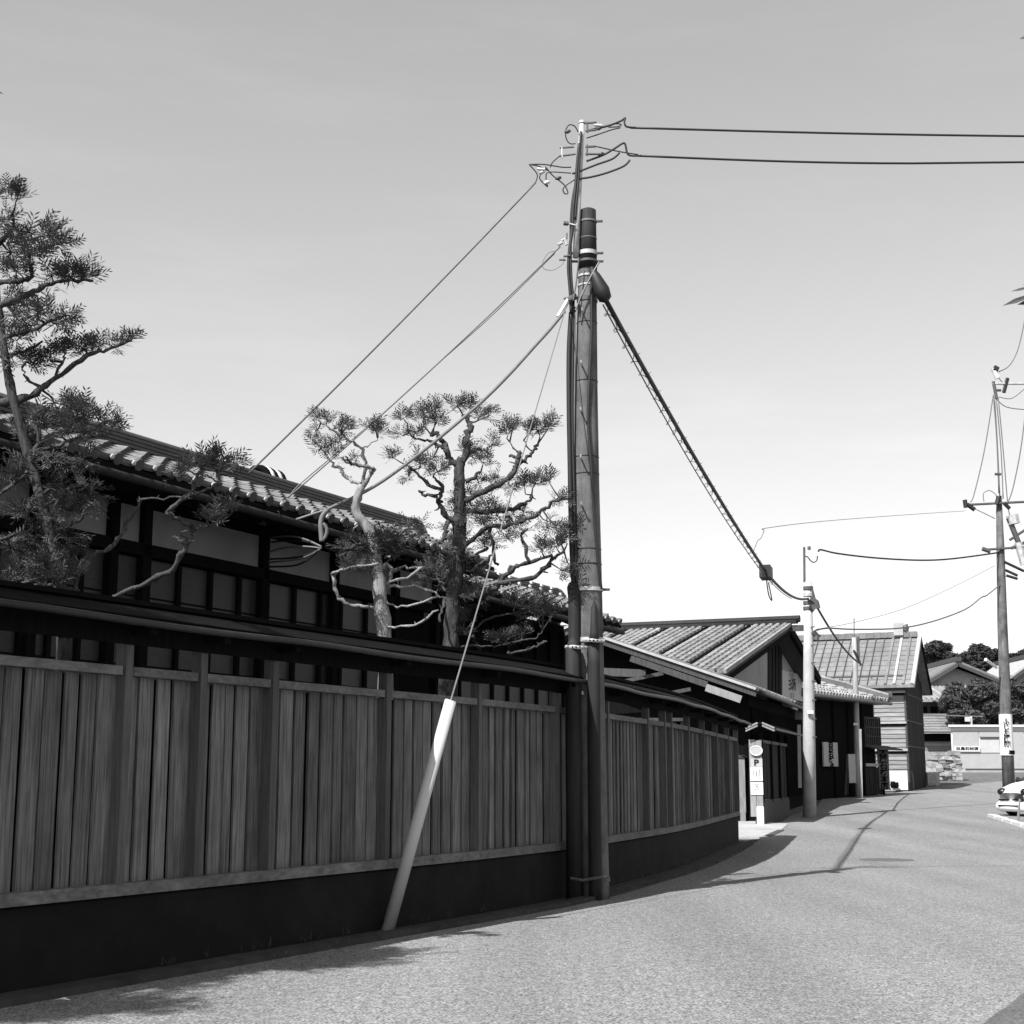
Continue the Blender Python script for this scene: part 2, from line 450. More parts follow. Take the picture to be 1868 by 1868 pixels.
# ------------------------------------------------------------------ tiled house wings behind the fence
U = V((.44721, .89443, 0)); N = V((.89443, -.44721, 0))
def H(t, n, z=0.0): return U * t + N * n + Z * z
def t_on(px, py, n): return on_plane(px, py, (N.x, N.y), n).dot(U)
def tile_mesh(w=.3, L=.27):
    mb = MB(); prof = []
    for i in range(6): x = .215 * i / 5; prof.append((x, -.008 * math.sin(math.pi * i / 5)))
    for i in range(1, 6): x = .215 + .09 * i / 5; prof.append((x, .03 * math.sin(math.pi * i / 5)))
    k = len(prof); lv = ((0, -.004), (0, .02), (0, .06), (.175, .025), (L, .006))
    for (y, dz) in lv:
        for x, z in prof: mb.v.append(V((x, y, z + dz)))
    idx = []
    for b in range(4):                                   # under-lip gap, lip, exposed face, lap; gap and lap darkened as painted shadow lines
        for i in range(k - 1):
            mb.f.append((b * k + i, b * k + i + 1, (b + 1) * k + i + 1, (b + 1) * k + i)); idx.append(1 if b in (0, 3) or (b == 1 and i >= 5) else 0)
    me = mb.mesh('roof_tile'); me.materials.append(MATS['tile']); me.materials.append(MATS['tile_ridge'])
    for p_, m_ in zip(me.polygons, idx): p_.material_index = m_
    return me
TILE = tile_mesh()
mb = MB()
mb.tube([V((.2525, .02, .03)), V((.2525, -.025, .03))], .062, 10); EAVE_CAP = mb.mesh('eave_cap'); EAVE_CAP.materials.append(MATS['tile_ridge'])
mb = MB(); mb.blob((.175, -.018, .035), .03, .012, .03, 3, 8, 6, .05); EAVE_DOT = mb.mesh('eave_dot', smooth=True); EAVE_DOT.materials.append(MATS['tile_white'])
def put(me, name, parent, mat4):
    o = bpy.data.objects.new(name, me); COL.objects.link(o); o.parent = parent
    o.matrix_basis = Matrix.Translation(-wloc(parent)) @ mat4
    return o
def wing(label, t0, t1, ne, ze, dn, pitch, nw, courses, ridge_dots, plaster, zbot=0.0, ornament=None, ridge_t1=None):
    root = thing('tiled_house', H((t0 + t1) / 2, nw, 0), label, 'house')
    ang = math.atan(pitch); yup = (-N * math.cos(ang) + Z * math.sin(ang)); zn = U.cross(yup)
    nr, zr = ne - dn, ze + dn * pitch
    rows = int(dn / math.cos(ang) / .26) + 1
    cnt = int((t1 - t0) / .305)
    for r in range(rows):
        for c in range(cnt):
            o3 = H(t0 + c * .305, ne, ze) + yup * (r * .26) + zn * .02 + zn * rnd.uniform(-.003, .004)
            m4 = Matrix((U.to_4d(), yup.to_4d(), zn.to_4d(), (0, 0, 0, 1))).transposed()
            m4 = Matrix([[U.x, yup.x, zn.x, o3.x], [U.y, yup.y, zn.y, o3.y], [U.z, yup.z, zn.z, o3.z], [0, 0, 0, 1]])
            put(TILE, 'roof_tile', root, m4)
            if r == 0:
                put(EAVE_CAP, 'eave_cap', root, m4); put(EAVE_DOT, 'eave_dot', root, m4)
    # deck, both slopes, gable ends
    dk = MB()
    dk.prism([H(t0, ne + .02, ze - .012), H(t0, nr, zr + .0), H(t0, nr - dn, ze - .012), H(t0, nr - dn, ze - .07), H(t0, nr, zr - .08), H(t0, ne + .02, ze - .07)], U * (t1 - t0))
    dk.build('roof_deck', 'dark_wood', root)
    MB().prism([H(t0 + .1, nr - .02, zr + .03), H(t0 + .1, nr - dn - .05, ze + .03), H(t0 + .1, nr - dn - .05, ze), H(t0 + .1, nr - .02, zr)], U * (t1 - t0 - .2)).build('rear_slope', 'tile_ridge', root)
    rt1 = ridge_t1 or t1
    zc = zr + .02; hw = .17
    for i in range(courses):
        MB().bar(H(t0, nr, zc + .018), H(rt1, nr, zc + .018), hw * 2, .034).build('ridge_course', 'tile_ridge', root)
        MB().bar(H(t0, nr, zc + .042), H(rt1, nr, zc + .042), hw * 2 - .05, .018).build('ridge_joint', 'dark_wood', root)
        zc += .05; hw -= .02
    mbr = MB()
    mbr.tube([H(t0, nr, zc + .01), H(rt1, nr, zc + .01)], .065, 12); mbr.build('ridge_cap', 'tile_ridge', root, smooth=True)
    # square-section end tile
    MB().prism([H(rt1, nr - .2, zr - .08), H(rt1, nr + .2, zr - .08), H(rt1, nr + .17, zr + .06), H(rt1, nr + .08, zc + .05), H(rt1, nr, zc + .09), H(rt1, nr - .08, zc + .05), H(rt1, nr - .17, zr + .06)], U * .07).build('ridge_end_tile', 'tile_ridge', root)
    if ridge_dots:
        k = int((rt1 - t0) / .42)
        for i in range(k):
            for (hz, nn) in ((zc + .02, nr + .1), (zr + .045, nr + .19)):
                MB().tube([H(t0 + .2 + i * .42 + (.18 if hz < zc else 0), nn - .03, hz), H(t0 + .2 + i * .42 + (.18 if hz < zc else 0), nn + .01, hz)], .034, 9).build('ridge_disc', 'tile_white', root)
    # eave: fascia, gutter and hooks
    MB().bar(H(t0, ne - .05, ze - .12), H(t1, ne - .05, ze - .12), .03, .1).build('fascia', 'dark_wood', root)
    MB().tube([H(t0 + (t1 - t0) * i / 12, ne + .05, ze - .1 - .004 * i) for i in range(13)], .045, 8).build('rain_gutter', 'tarred_wood', root, smooth=True)
    for i in range(int((t1 - t0) / .95)):
        t = t0 + .4 + i * .95
        MB().tube([H(t, ne - .02, ze - .05), H(t, ne + .1, ze - .07), H(t, ne + .11, ze - .13), H(t, ne + .04, ze - .165), H(t, ne - .06, ze - .16)], .007, 5).build('gutter_hook', 'gutter_metal', root)
    # soffit with rafters
    MB().prism([H(t0, ne - .03, ze - .09), H(t0, nw, ze + (ne - nw) * pitch - .12), H(t0, nw, ze + (ne - nw) * pitch - .16), H(t0, ne - .03, ze - .12)], U * (t1 - t0)).build('soffit', 'dark_wood', root)
    for i in range(int((t1 - t0) / .45)):
        t = t0 + .2 + i * .45
        MB().bar(H(t, ne - .1, ze - .16), H(t, nw, ze - .16 + (ne - .1 - nw) * pitch), .05, .06).build('rafter', 'dark_wood', root)
    # walls
    nb = nr - dn + (ne - nw)
    ztop = ze + .1
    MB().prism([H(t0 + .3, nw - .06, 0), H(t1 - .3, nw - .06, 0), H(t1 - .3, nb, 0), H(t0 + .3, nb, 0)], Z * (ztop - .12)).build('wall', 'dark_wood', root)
    MB().prism([H(t1 - .3, nw - .06, ze - .1), H(t1 - .3, nb, ze - .1), H(t1 - .3, nr, zr - .12)], U * -.1).build('gable_wall', 'plaster_grey', root)
    return root, zr, nr, zc
house, zr1, nr1, zc1 = wing('long low house with grey tiled roof and stacked ridge behind the fence on the left', 6.0, 18.4, -9.5, 4.33, 1.3, .42, -10.4, 3, False, True)
NW = -10.4
# head beam, plaster panels, posts, sliding windows
zk = on_plane(240, 990, (N.x, N.y), NW).z
MB().bar(H(6.3, NW + .02, zk - .06), H(18.3, NW + .02, zk - .06), .1, .13).build('head_beam', 'dark_wood', house)
MB().bar(H(6.3, NW + .0, zk + .46), H(18.3, NW + .0, zk + .46), .1, .12).build('eave_beam', 'dark_wood', house)
tp = [6.4, 7.9, 9.4] + [t_on(p, 950, NW) for p in (60, 203, 263, 480, 609, 720)] + [18.3]
for t in tp:
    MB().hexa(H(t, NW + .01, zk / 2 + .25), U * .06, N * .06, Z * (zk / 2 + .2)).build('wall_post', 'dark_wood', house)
for a, b in zip(tp, tp[1:]):
    if b - a < .2: continue
    MB().hexa(H((a + b) / 2, NW - .03, zk + .21), U * ((b - a) / 2 - .06), N * .02, Z * .2).build('plaster_panel', 'plaster', house)
wst = [t_on(p, 1080, NW) for p in (-60, -10, 40, 92, 146, 200, 268, 325, 383, 436, 487, 537, 585, 622, 668, 715)]
for t in wst:
    MB().hexa(H(t, NW - .005, zk - .85), U * .03, N * .025, Z * .72).build('window_stile', 'dark_wood', house)
for i, (a, b) in enumerate(zip(wst, wst[1:])):
    wf = MB().hexa(H((a + b) / 2, NW - .035, zk - .85), U * ((b - a) / 2 - .031), N * .008, Z * .71).build('window', 'pane', house)
    for dz in (.42, .78, 1.15):
        MB().hexa(H((a + b) / 2, NW - .022, zk - .13 - dz), U * ((b - a) / 2 - .032), N * .009, Z * .008).build('muntin', 'dark_wood', wf)
wing2, zr2, nr2, zc2 = wing('smaller tiled wing whose ridge carries pale round end discs, behind the pines', 18.9, 24.1, -9.9, 4.04, 1.25, .42, -10.8, 2, True, False)
zk2 = 3.5
for i in range(9):
    t = 19.3 + i * .55
    MB().hexa(H(t, -10.84, 2.4), U * .035, N * .03, Z * 1.5).build('wall_post', 'dark_wood', wing2)
for i in range(8):
    t = 19.3 + (i + .5) * .55
    w_ = MB().hexa(H(t, -10.848, 2.2), U * .22, N * .006, Z * .8).build('window', 'pane', wing2)
# striped round ridge ornament of a roof further back
orn = thing('ridge_ornament', H(t_on(490, 880, nr1 - .45), nr1 - .45, 4.4), 'striped black and white round ornament peeping over the left house ridge', 'ornament')
oc = P(487, 879, on_plane(487, 879, (N.x, N.y), nr1 - .45).y)
MB().hexa(V((oc.x, oc.y, 4.75)), U * .12, N * .1, Z * .5).build('plinth', 'tile_ridge', orn)
for i in range(5):
    pts = [oc + U * (-.2 + i * .085) + N * (.17 * math.cos(a)) + Z * (.17 * math.sin(a) - .02) for a in [math.pi * k / 10 for k in range(11)]]
    MB().tube(pts, .045, 7).build('ring', 'ink' if i % 2 == 0 else 'tile_white', orn, smooth=True)

# ------------------------------------------------------------------ gateway: second short fence, end panel with notices, gate leaf
g0, g1 = G(1394, 1504), G(1441, 1488)
d2 = (g1 - g0); d2.z = 0; L2 = d2.length; d2.normalize(); n2 = V((d2.y, -d2.x, 0)); gz2 = g0.z
f2 = thing('wooden_fence', g0 + d2 * L2 / 2, 'short dark board fence on pale concrete footing beyond the gateway', 'fence')
def A2f(t, n, z): return g0 + d2 * t + n2 * n + Z * z
mb = MB().prism([A2f(0, 0, -.2), A2f(L2, 0, -.1), A2f(L2, 0, .62), A2f(0, 0, .62)], n2 * -.22); mb.build('footing', 'mid_wood', f2)
nb = 9
for i in range(nb):
    MB().hexa(A2f(L2 * (i + .5) / nb, -.06 - .012 * (i % 2), 1.38), d2 * (L2 / nb / 2 - .004), n2 * .012, Z * .75).build('board', 'side_board', f2)
MB().bar(A2f(0, -.04, 2.16), A2f(L2, -.04, 2.16), .08, .08).build('top_rail', 'fence_beam', f2)
for i in range(4):
    MB().hexa(A2f(.1 + (L2 - .2) * i / 3, -.04, 1.5), d2 * .05, n2 * .05, Z * .95).build('post', 'dark_wood', f2)
MB().prism([A2f(-.25, .36, 2.5), A2f(-.25, 0, 2.66), A2f(-.25, -.36, 2.5), A2f(-.25, -.36, 2.46), A2f(-.25, 0, 2.6), A2f(-.25, .36, 2.46)], d2 * (L2 + .5)).build('roof', 'fence_roof', f2)
for s in (-1, 1):
    for zz in (0, -.07):
        MB().bar(A2f(-.27, s * .38, 2.49 + zz), A2f(-.27, s * .06, 2.63 + zz), .03, .045).build('verge_board', 'pale_wood', f2)
MB().tube([A2f(-.25, .4, 2.46), A2f(L2 + .3, .4, 2.46)], .035, 7).build('rain_gutter', 'gutter_metal', f2)
# end panel facing the road entrance, two weathered boards over a pale block
ew = -n2 * .34; ef = -d2
for i in range(2):
    MB().hexa(g0 + ew * (.25 + .5 * i) - d2 * .03 + Z * 1.2, ew * .235, d2 * .02, Z * (.98 + .02 * i)).build('end_board', 'pale_wood', f2)
MB().hexa(g0 + ew * .22 - d2 * .10 + Z * .21, ew * .26, d2 * .05, Z * .25).build('footing_block', 'white_paint', f2)
def notice(name, label, cat, pxr, pyr, mat='white_paint', th=.008, depth=.065, oval=False):
    pl = (-d2).to_2d(); dist = pl.dot((g0 - d2 * depth).to_2d())
    a, b = on_plane(pxr[0], pyr[1], pl, dist), on_plane(pxr[1], pyr[1], pl, dist)
    top = on_plane(pxr[0], pyr[0], pl, dist)
    h = top.z - a.z; xd = (b - a); w = xd.length; xd.normalize(); c = (a + b) / 2 + Z * h / 2
    r = thing(name, c - Z * h / 2, label, cat)
    if oval:
        MB().prism([c + xd * (w / 2 * math.cos(q * math.pi / 12)) + Z * (h / 2 * math.sin(q * math.pi / 12)) for q in range(24)], d2 * -.03).build('plate', mat, r)
        MB().tube([c + xd * (w / 2 * math.cos(q * math.pi / 12)) + Z * (h / 2 * math.sin(q * math.pi / 12)) - d2 * .03 for q in range(25)], .014, 6).build('rim', 'white_paint', r)
    else:
        MB().hexa(c, xd * w / 2, d2 * th, Z * h / 2).build('sheet', mat, r)
    return r, c - d2 * (.012 + th), xd, w, h
notice('oval_sign', 'pale oval plate at the top of the gateway end panel', 'sign', (1369, 1391), (1361, 1378), 'white_board', oval=True)
r, c, xd, w, h = notice('parking_sign', 'white sign with a dark letter P and arrow on the gateway panel', 'sign', (1369, 1391), (1384, 1399), 'white_board')
text('P', .22, c, xd, Z, 'ink', r, wscale=1.2, bold=.004)
r, c, xd, w, h = notice('notice', 'white paper of faint written columns below the parking sign', 'notice', (1369, 1391.5), (1399.5, 1424.5))
for i, s in enumerate(('御参拝の方は', '駐車場を', 'ご利用下さい')):
    text(s, .055, c + xd * (w * (.25 - .25 * i)), xd, Z, 'ink_grey', r, vertical=True)
r, c, xd, w, h = notice('notice', 'lower white notice with a small dark emblem in a ring on the gateway panel', 'notice', (1370, 1392.5), (1427, 1450))
MB().tube([c + Z * h * .16 + xd * (.1 * math.cos(q * .4189)) + Z * (.07 * math.sin(q * .4189)) for q in range(16)], .005, 5).build('ring', 'sign_grey', r)
MB().prism([c + Z * h * .16 + xd * x + Z * z for x, z in ((-.02, .02), (.0, .035), (.022, -.005), (.012, -.035))], d2 * -.004).build('emblem', 'ink', r)
text('お知らせ', .05, c - Z * h * .18, xd, Z, 'sign_grey', r)
# gate leaf and jamb deeper in the gateway
gb = G(1355.5, 1499); gt = thing('gate', gb, 'weathered pale wooden gate leaf standing open in the gateway', 'gate')
MB().hexa(gb + V((0, 0, 1.02)), V((.085, 0, 0)), V((0, .03, 0)), Z * .78).build('leaf', 'pale_wood', gt)
MB().hexa(gb + V((0, 0, .12)), V((.07, 0, 0)), V((0, .04, 0)), Z * .14).build('foot', 'pale_wood', gt)
MB().hexa(gb + V((0, -.01, 1.75)), V((.16, 0, 0)), V((0, .05, 0)), Z * .03).build('lintel', 'mid_wood', gt)
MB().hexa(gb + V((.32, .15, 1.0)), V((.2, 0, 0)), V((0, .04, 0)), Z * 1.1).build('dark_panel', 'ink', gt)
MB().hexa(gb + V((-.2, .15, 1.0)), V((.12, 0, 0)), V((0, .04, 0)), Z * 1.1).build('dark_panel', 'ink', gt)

# ------------------------------------------------------------------ low gabled house by the gateway (its verge faces us, eave follows the road)
E0 = P(1376, 1258, 40.0); UA = V((.305, .952, 0)).normalized(); NA = V((UA.y, -UA.x, 0)); ZA = E0.z; PA = .355
def A(t, n, z): return V((E0.x, E0.y, 0)) + UA * t + NA * n + Z * z
ga = thing('gate_house', A(5, -2.5, 0), 'dark low house by the gateway with pale sloping verge and roadside rain gutter', 'house')
W_A = 5.2; LA = 14.0
MB().prism([A(.02, .05, ZA), A(.02, -W_A, ZA + PA * W_A), A(.02, -2 * W_A, ZA), A(.02, -2 * W_A, ZA - .1), A(.02, -W_A, ZA + PA * W_A - .1), A(.02, .05, ZA - .1)], UA * LA).build('roof', 'tile_ridge', ga)
for s in (1, -1):
    e = A(0, .05 if s > 0 else -2 * W_A, ZA + .02); rg = A(0, -W_A, ZA + PA * W_A + .04)
    MB().bar(e, rg, .12, .07).build('verge_tile', 'verge_white', ga)
    MB().bar(e - Z * .13 + UA * .03, rg - Z * .13 + UA * .03, .05, .16).build('bargeboard', 'mid_wood', ga)
for i in range(18):
    MB().tube([A(.15 + i * .75, .08, ZA + .05), A(.15 + i * .75, -W_A, ZA + PA * W_A + .05)], .05, 6).build('tile_roll', 'tile', ga)
MB().bar(P(1150, 1201, 40.8), P(1290, 1249, 40.4), .03, .17).build('eave_plank', 'mid_wood', ga)
MB().bar(P(1288, 1254, 39.8), P(1352, 1276, 39.5), .05, .2).build('eave_plank', 'pale_wood', ga)
MB().bar(P(1060, 1224, 41.7), P(1178, 1229, 41.3), .14, .22).build('tie_beam', 'mid_wood', ga)
MB().bar(P(1060, 1250, 41.7), P(1215, 1263, 41.0), .14, .18).build('tie_beam', 'mid_wood', ga)
MB().bar(P(1122, 1246, 41.0), P(1210, 1228, 41.0), .05, .1).build('strut', 'mid_wood', ga)
MB().bar(P(1208, 1267, 40.6), P(1260, 1257, 40.5), .05, .1).build('strut', 'mid_wood', ga)
MB().prism([A(1.3, -.35, -.1), A(1.3, -.35, ZA - .05), A(1.3, -W_A, ZA + PA * W_A - .15), A(1.3, -2 * W_A + .9, ZA + .2), A(1.3, -2 * W_A + .9, -.1)], UA * (LA - 1.6)).build('wall', 'dark_wood', ga)
for i in range(44):
    MB().hexa(A(1.5 + i * .27, -.32, 2.0), UA * .05, NA * .02, Z * 1.3).build('lattice_slat', 'dark_wood', ga)
MB().tube([A(-.1 + i * 1.22, .12, ZA - .04 - .006 * i) for i in range(11)], .06, 8).build('rain_gutter', 'gutter_metal', ga, smooth=True)
MB().tube([A(12.0, .12, ZA - .12), A(12.1, .1, ZA - .4), A(12.15, -.1, ZA - .55), A(12.15, -.1, ZA - .8)], .05, 7).build('gutter_bend', 'gutter_metal', ga, smooth=True)
pa_ = P(1459, 1437, 50.2); pb_ = P(1457, 1322, 50.2)
MB().bar(pa_, pb_, .12, .1, (0, 1, 0)).build('door_post', 'plaster_grey', ga)
MB().hexa(P(1456, 1305, 50.2), V((.13, 0, 0)), V((0, .08, 0)), Z * .14).build('meter_box', 'sign_dark', ga)
pc = P(1444, 1398, 50.0)
po = thing('poster', pc - Z * .6, 'dim poster with a pale figure-like shape on the wall beyond the short fence', 'poster')
MB().hexa(pc, UA * .55, NA * .012, Z * .6).build('sheet', 'dark_wood', po)
for (dx, dz, rx, rz) in ((-.1, .22, .13, .13), (.02, .05, .12, .2), (-.05, -.15, .1, .2)):
    MB().prism([pc + NA * .016 + UA * (dx + rx * math.cos(q * .524)) + Z * (dz + rz * math.sin(q * .524)) for q in range(12)], NA * .003).build('printed_shape', 'sign_dark', po)
MB().hexa(pc + NA * .018 - Z * .45, UA * .45, NA * .002, Z * .13).build('printed_band', 'sign_dark', po)
MB().hexa(pc + NA * .018 + Z * .5, UA * .45, NA * .002, Z * .08).build('printed_band', 'side_board', po)

# ------------------------------------------------------------------ gabled house with ribbed pale roof and lettered gable
GB = V((.387, .922, 0)).normalized(); LB = V((-GB.y, GB.x, 0))
AB = P(1441, 1140, 50.0); zb_ap = AB.z; wn = 9.05; wf_ = 5.0
eN = P(1311, 1226, (AB - GB * wn).y); zb_en = eN.z; pN = (zb_ap - zb_en) / wn
def B(g, l, z=0.0): return V((AB.x, AB.y, 0)) + GB * g + LB * l + Z * z
hb = thing('gabled_house', B(-2, 4, 0), 'house with ribbed pale tiled roof, shaded plaster gable and lettered board', 'house')
LBL = 9.4
def slopeB(g): return zb_ap + g * pN if g < 0 else zb_ap - g * pN * 1.25
MB().prism([B(-wn, 0, zb_en - .02), B(0, 0, zb_ap - .02), B(wf_, 0, slopeB(wf_)), B(wf_, 0, slopeB(wf_) - .14), B(0, 0, zb_ap - .18), B(-wn, 0, zb_en - .16)], LB * LBL).build('roof_deck', 'mid_wood', hb)
brnd = random.Random(5)
for i in range(37):
    l = .12 + i * .25; mb = MB(); nseg = 20
    if i % 6 == 5:
        MB().bar(B(-wn, l, zb_en + .02), B(-.1, l, zb_ap + .02), .09, .07).build('roof_joint', 'ink', hb)
        continue
    for k in range(nseg):
        ga0, ga1 = -wn + wn * k / nseg, -wn + wn * (k + 1.08) / nseg
        ga1 = min(ga1, 0); jz = brnd.uniform(-.004, .008)
        mb.tube([B(ga0, l + brnd.uniform(-.006, .006), zb_ap + pN * ga0 + .035 + jz), B(ga1, l, zb_ap + pN * ga1 + .02)], [.098, .08], 7)
    mb.build('tile_row', 'roof_pale', hb)
MB().bar(B(0, -.25, zb_ap + .1), B(0, LBL, zb_ap + .1), .34, .1).build('ridge_course', 'tarred_wood', hb)
MB().tube([B(0, -.35, zb_ap + .2), B(0, LBL, zb_ap + .2)], .12, 8).build('ridge_cap', 'tarred_wood', hb)
MB().bar(B(-wn, -.02, zb_en + .02), B(0, -.02, zb_ap + .02), .1, .12).build('verge_tile', 'roof_pale', hb)
MB().bar(B(-wn, .03, zb_en - .2), B(0, .03, zb_ap - .2), .06, .28).build('bargeboard', 'dark_wood', hb)
MB().bar(B(wf_, .03, slopeB(wf_) - .1), B(0, .03, zb_ap - .1), .12, .3).build('bargeboard', 'dark_wood', hb)
MB().bar(B(0, -.45, zb_ap - .12), B(0, .5, zb_ap - .12), .16, .2).build('ridge_beam', 'mid_wood', hb)
wl = .75
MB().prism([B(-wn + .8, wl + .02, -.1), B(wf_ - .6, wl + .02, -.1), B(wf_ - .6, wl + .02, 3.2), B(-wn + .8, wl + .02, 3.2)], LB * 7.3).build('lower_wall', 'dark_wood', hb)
MB().prism([B(-wn + .8, wl, 3.2), B(wf_ - .6, wl, 3.2), B(wf_ - .6, wl, slopeB(wf_ - .6) - .15), B(0, wl, zb_ap - .2), B(-wn + .8, wl, zb_ap - pN * (wn - .8) - .18)], LB * 7.4).build('wall', 'plaster_grey', hb)
nB = V((GB.y, -GB.x)); dB = nB.dot(B(0, wl).to_2d())
def onB(px, py, o=0.0): return on_plane(px, py, nB, dB + o)
def panel(mbname, mat, parent, pts, hit, th):
    q = [hit(x, y) for x, y in pts]; nn = V((nB.x, nB.y, 0)) if hit in (onB,) else None
    return MB().prism(q, nn * th).build(mbname, mat, parent)
panel('door_boards', 'side_board', hb, [(1400, 1175), (1425, 1160), (1425, 1300), (1400, 1300)], onB, .04)
for x in (1406, 1412, 1418):
    panel('batten', 'dark_wood', hb, [(x, 1178), (x + 1, 1178), (x + 1, 1300), (x, 1300)], onB, .055)
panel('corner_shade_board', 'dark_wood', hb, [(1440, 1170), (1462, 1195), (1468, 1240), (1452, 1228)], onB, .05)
MB().tube([onB(1447, 1196, .12), onB(1453, 1208, .2), onB(1463, 1232, .15)], .025, 6).build('bracket_pipe', 'gutter_metal', hb)
sb_c = onB(1445, 1250, .07)
sb = thing('shop_sign', sb_c - Z * .4, 'grey lettered board on the shaded plaster gable beside the pale pole', 'sign')
q = [onB(x, y, .05) for x, y in ((1426, 1222), (1463, 1232), (1463, 1280), (1426, 1270))]
MB().prism(q, V((nB.x, nB.y, 0)) * .03).build('board', 'sign_grey', sb)
xb = (onB(1460, 1250) - onB(1430, 1250)).normalized(); s_h = (onB(1430, 1222).z - onB(1430, 1270).z)
cB = onB(1445, 1251, .085)
text('ヨ印所', s_h * .52, cB, xb, Z, 'ink', sb, wscale=.9, bold=.006)
text('創業明治', s_h * .24, cB + Z * s_h * .36, xb, Z, 'ink_grey', sb)
text('電話二番', s_h * .2, cB - Z * s_h * .37, xb, Z, 'ink_grey', sb)

# ------------------------------------------------------------------ shop with hipped tile roof beyond the pale pole
C0 = P(1495, 1452, 57.0); UC = V((.573, .819, 0)).normalized(); NC = V((UC.y, -UC.x, 0)); zc0 = C0.z
def C(t, n, z): return V((C0.x, C0.y, zc0)) + UC * t + NC * n + Z * z
hc = thing('corner_shop', C(2, -3, 0), 'dark fronted low shop with hipped tile roof behind the pale pole', 'shop')
LC = 5.9
zE = 3.8; WC = 4.0; PC = .34; t0c, t1c = -2.5, LC + .35
nE = .6
rg_z = zE + (WC) * PC
hipx = WC
c_e0, c_e1 = C(t0c, nE, zE), C(t1c, nE, zE)
r0, r1 = C(t0c + 1.0, nE - WC, rg_z), C(t1c - hipx, nE - WC, rg_z)
b0, b1 = C(t0c, nE - 2 * WC, zE), C(t1c, nE - 2 * WC, zE)
mb = MB().add([c_e0, c_e1, r1, r0, b0, b1], [(0, 1, 2, 3), (1, 5, 2), (5, 4, 3, 2), (4, 0, 3)])
mb.add([p - Z * .12 for p in (c_e0, c_e1, b1, b0)], [(0, 3, 2, 1)]); mb.f += [(0, 6, 7, 1), (1, 7, 8, 5)]
mb.build('roof_deck', 'tile_ridge', hc)
upC = (-NC * 1 + Z * PC)
for i in range(46):
    t = t0c + .15 + i * .3
    if t > t1c - .1: break
    k = min(WC, t1c - t)
    mb = MB(); ns = max(1, int(k / .4))
    for j in range(ns):
        mb.tube([C(t, nE, zE + .04) + upC * (k * j / ns) + Z * .03, C(t, nE, zE + .03) + upC * (k * (j + 1) / ns)], [.085, .07], 6)
    mb.build('tile_row', 'roof_pale', hc)
mb = MB()
for k in range(11):
    a, b = c_e1.lerp(r1, k / 11), c_e1.lerp(r1, (k + 1) / 11)
    mb.bar(a + Z * .13, b + Z * .13, .28, .2)
mb.build('hip_ridge', 'roof_seam', hc)
MB().tube([c_e1 + Z * .26 + NC * .0, r1 + Z * .28], .1, 7).build('hip_cap', 'roof_pale', hc)
MB().tube([c_e1 + Z * .22 + (c_e1 - r1).normalized() * .02, c_e1 + Z * .22 - (c_e1 - r1).normalized() * .1], .22, 9).build('hip_end_tile', 'tile_ridge', hc)
MB().bar(r0 + Z * .12, r1 + Z * .12, .3, .3).build('ridge', 'tile_ridge', hc)
MB().prism([C(t0c + .3, 0, -.3), C(LC, 0, -.3), C(LC, -6, -.3), C(t0c + .3, -6, -.3)], Z * (zE + .2)).build('wall', 'dark_wood', hc)
MB().tube([C(t0c, nE + .06, zE - .05), C(t1c, nE + .06, zE - .08)], .07, 7).build('rain_gutter', 'steel_dark', hc)
tC = lambda px: ((on_plane(px, 1400, NC.to_2d(), NC.to_2d().dot(C0.to_2d())) - C0)).dot(UC)
# lattice window, boards and posts on the front
ta, tb = tC(1577), tC(1605)
wnd = MB().hexa(C((ta + tb) / 2, .04, 2.55), UC * (tb - ta) / 2, NC * .03, Z * .62).build('window', 'ink', hc)
for i in range(9):
    MB().hexa(C(lerp(ta, tb, i / 8), .09, 2.55), UC * .03, NC * .015, Z * .62).build('lattice', 'mid_wood', wnd)
for i in range(4):
    MB().hexa(C((ta + tb) / 2, .1, 2.0 + i * .37), UC * (tb - ta) / 2, NC * .012, Z * .018).build('lattice', 'mid_wood', wnd)
for i in range(10):
    MB().hexa(C(lerp(ta, tb, i / 9), .06, .55), UC * .05, NC * .02, Z * .55).build('low_board', 'side_board', hc)
MB().hexa(C((ta + tb) / 2, .07, 1.2), UC * (tb - ta) / 2, NC * .02, Z * .06).build('rail', 'plaster_grey', hc)
MB().prism([C(ta - .1, .0, 1.95), C(tb + .9, .0, 1.95), C(tb + .9, .7, 1.8), C(ta - .1, .7, 1.8)], Z * .06).build('canopy', 'mid_wood', hc)
for k in range(7):
    t = t0c + 4 + k * 1.5
    if t < LC: MB().hexa(C(t, .03, 1.8), UC * .06, NC * .05, Z * 1.9).build('wall_post', 'dark_wood', hc)
# signs on it
ct = (tC(1497) + tC(1523)) / 2; cw = (tC(1523) - tC(1497)) / 2
pz = lambda py: (on_plane(1510, py, NC.to_2d(), NC.to_2d().dot(C(0, .1, 0).to_2d()))).z - zc0
sg = thing('wall_sign', C(ct, .1, pz(1398)), 'pale upright sign with five dark characters on the dark shop front', 'sign')
zh = (pz(1354) + pz(1398)) / 2; hh = (pz(1354) - pz(1398)) / 2
MB().hexa(C(ct, .12, zh), UC * cw, NC * .03, Z * hh).build('board', 'white_board', sg)
text('白鳥石材店', hh * .5, C(ct, .155, zh - .02), UC, Z, 'ink', sg, vertical=True, wscale=2.1, bold=.014)
q0 = C(tC(1611), .45, 0)
vs = thing('standing_sign', q0, 'grey upright sign with a column of six characters at the shop corner', 'sign')
qa, qb = P(1603, 1440, q0.y - .3), P(1620, 1365, q0.y - .3)
cx, cz = (qa.x + qb.x) / 2, (qa.z + qb.z) / 2
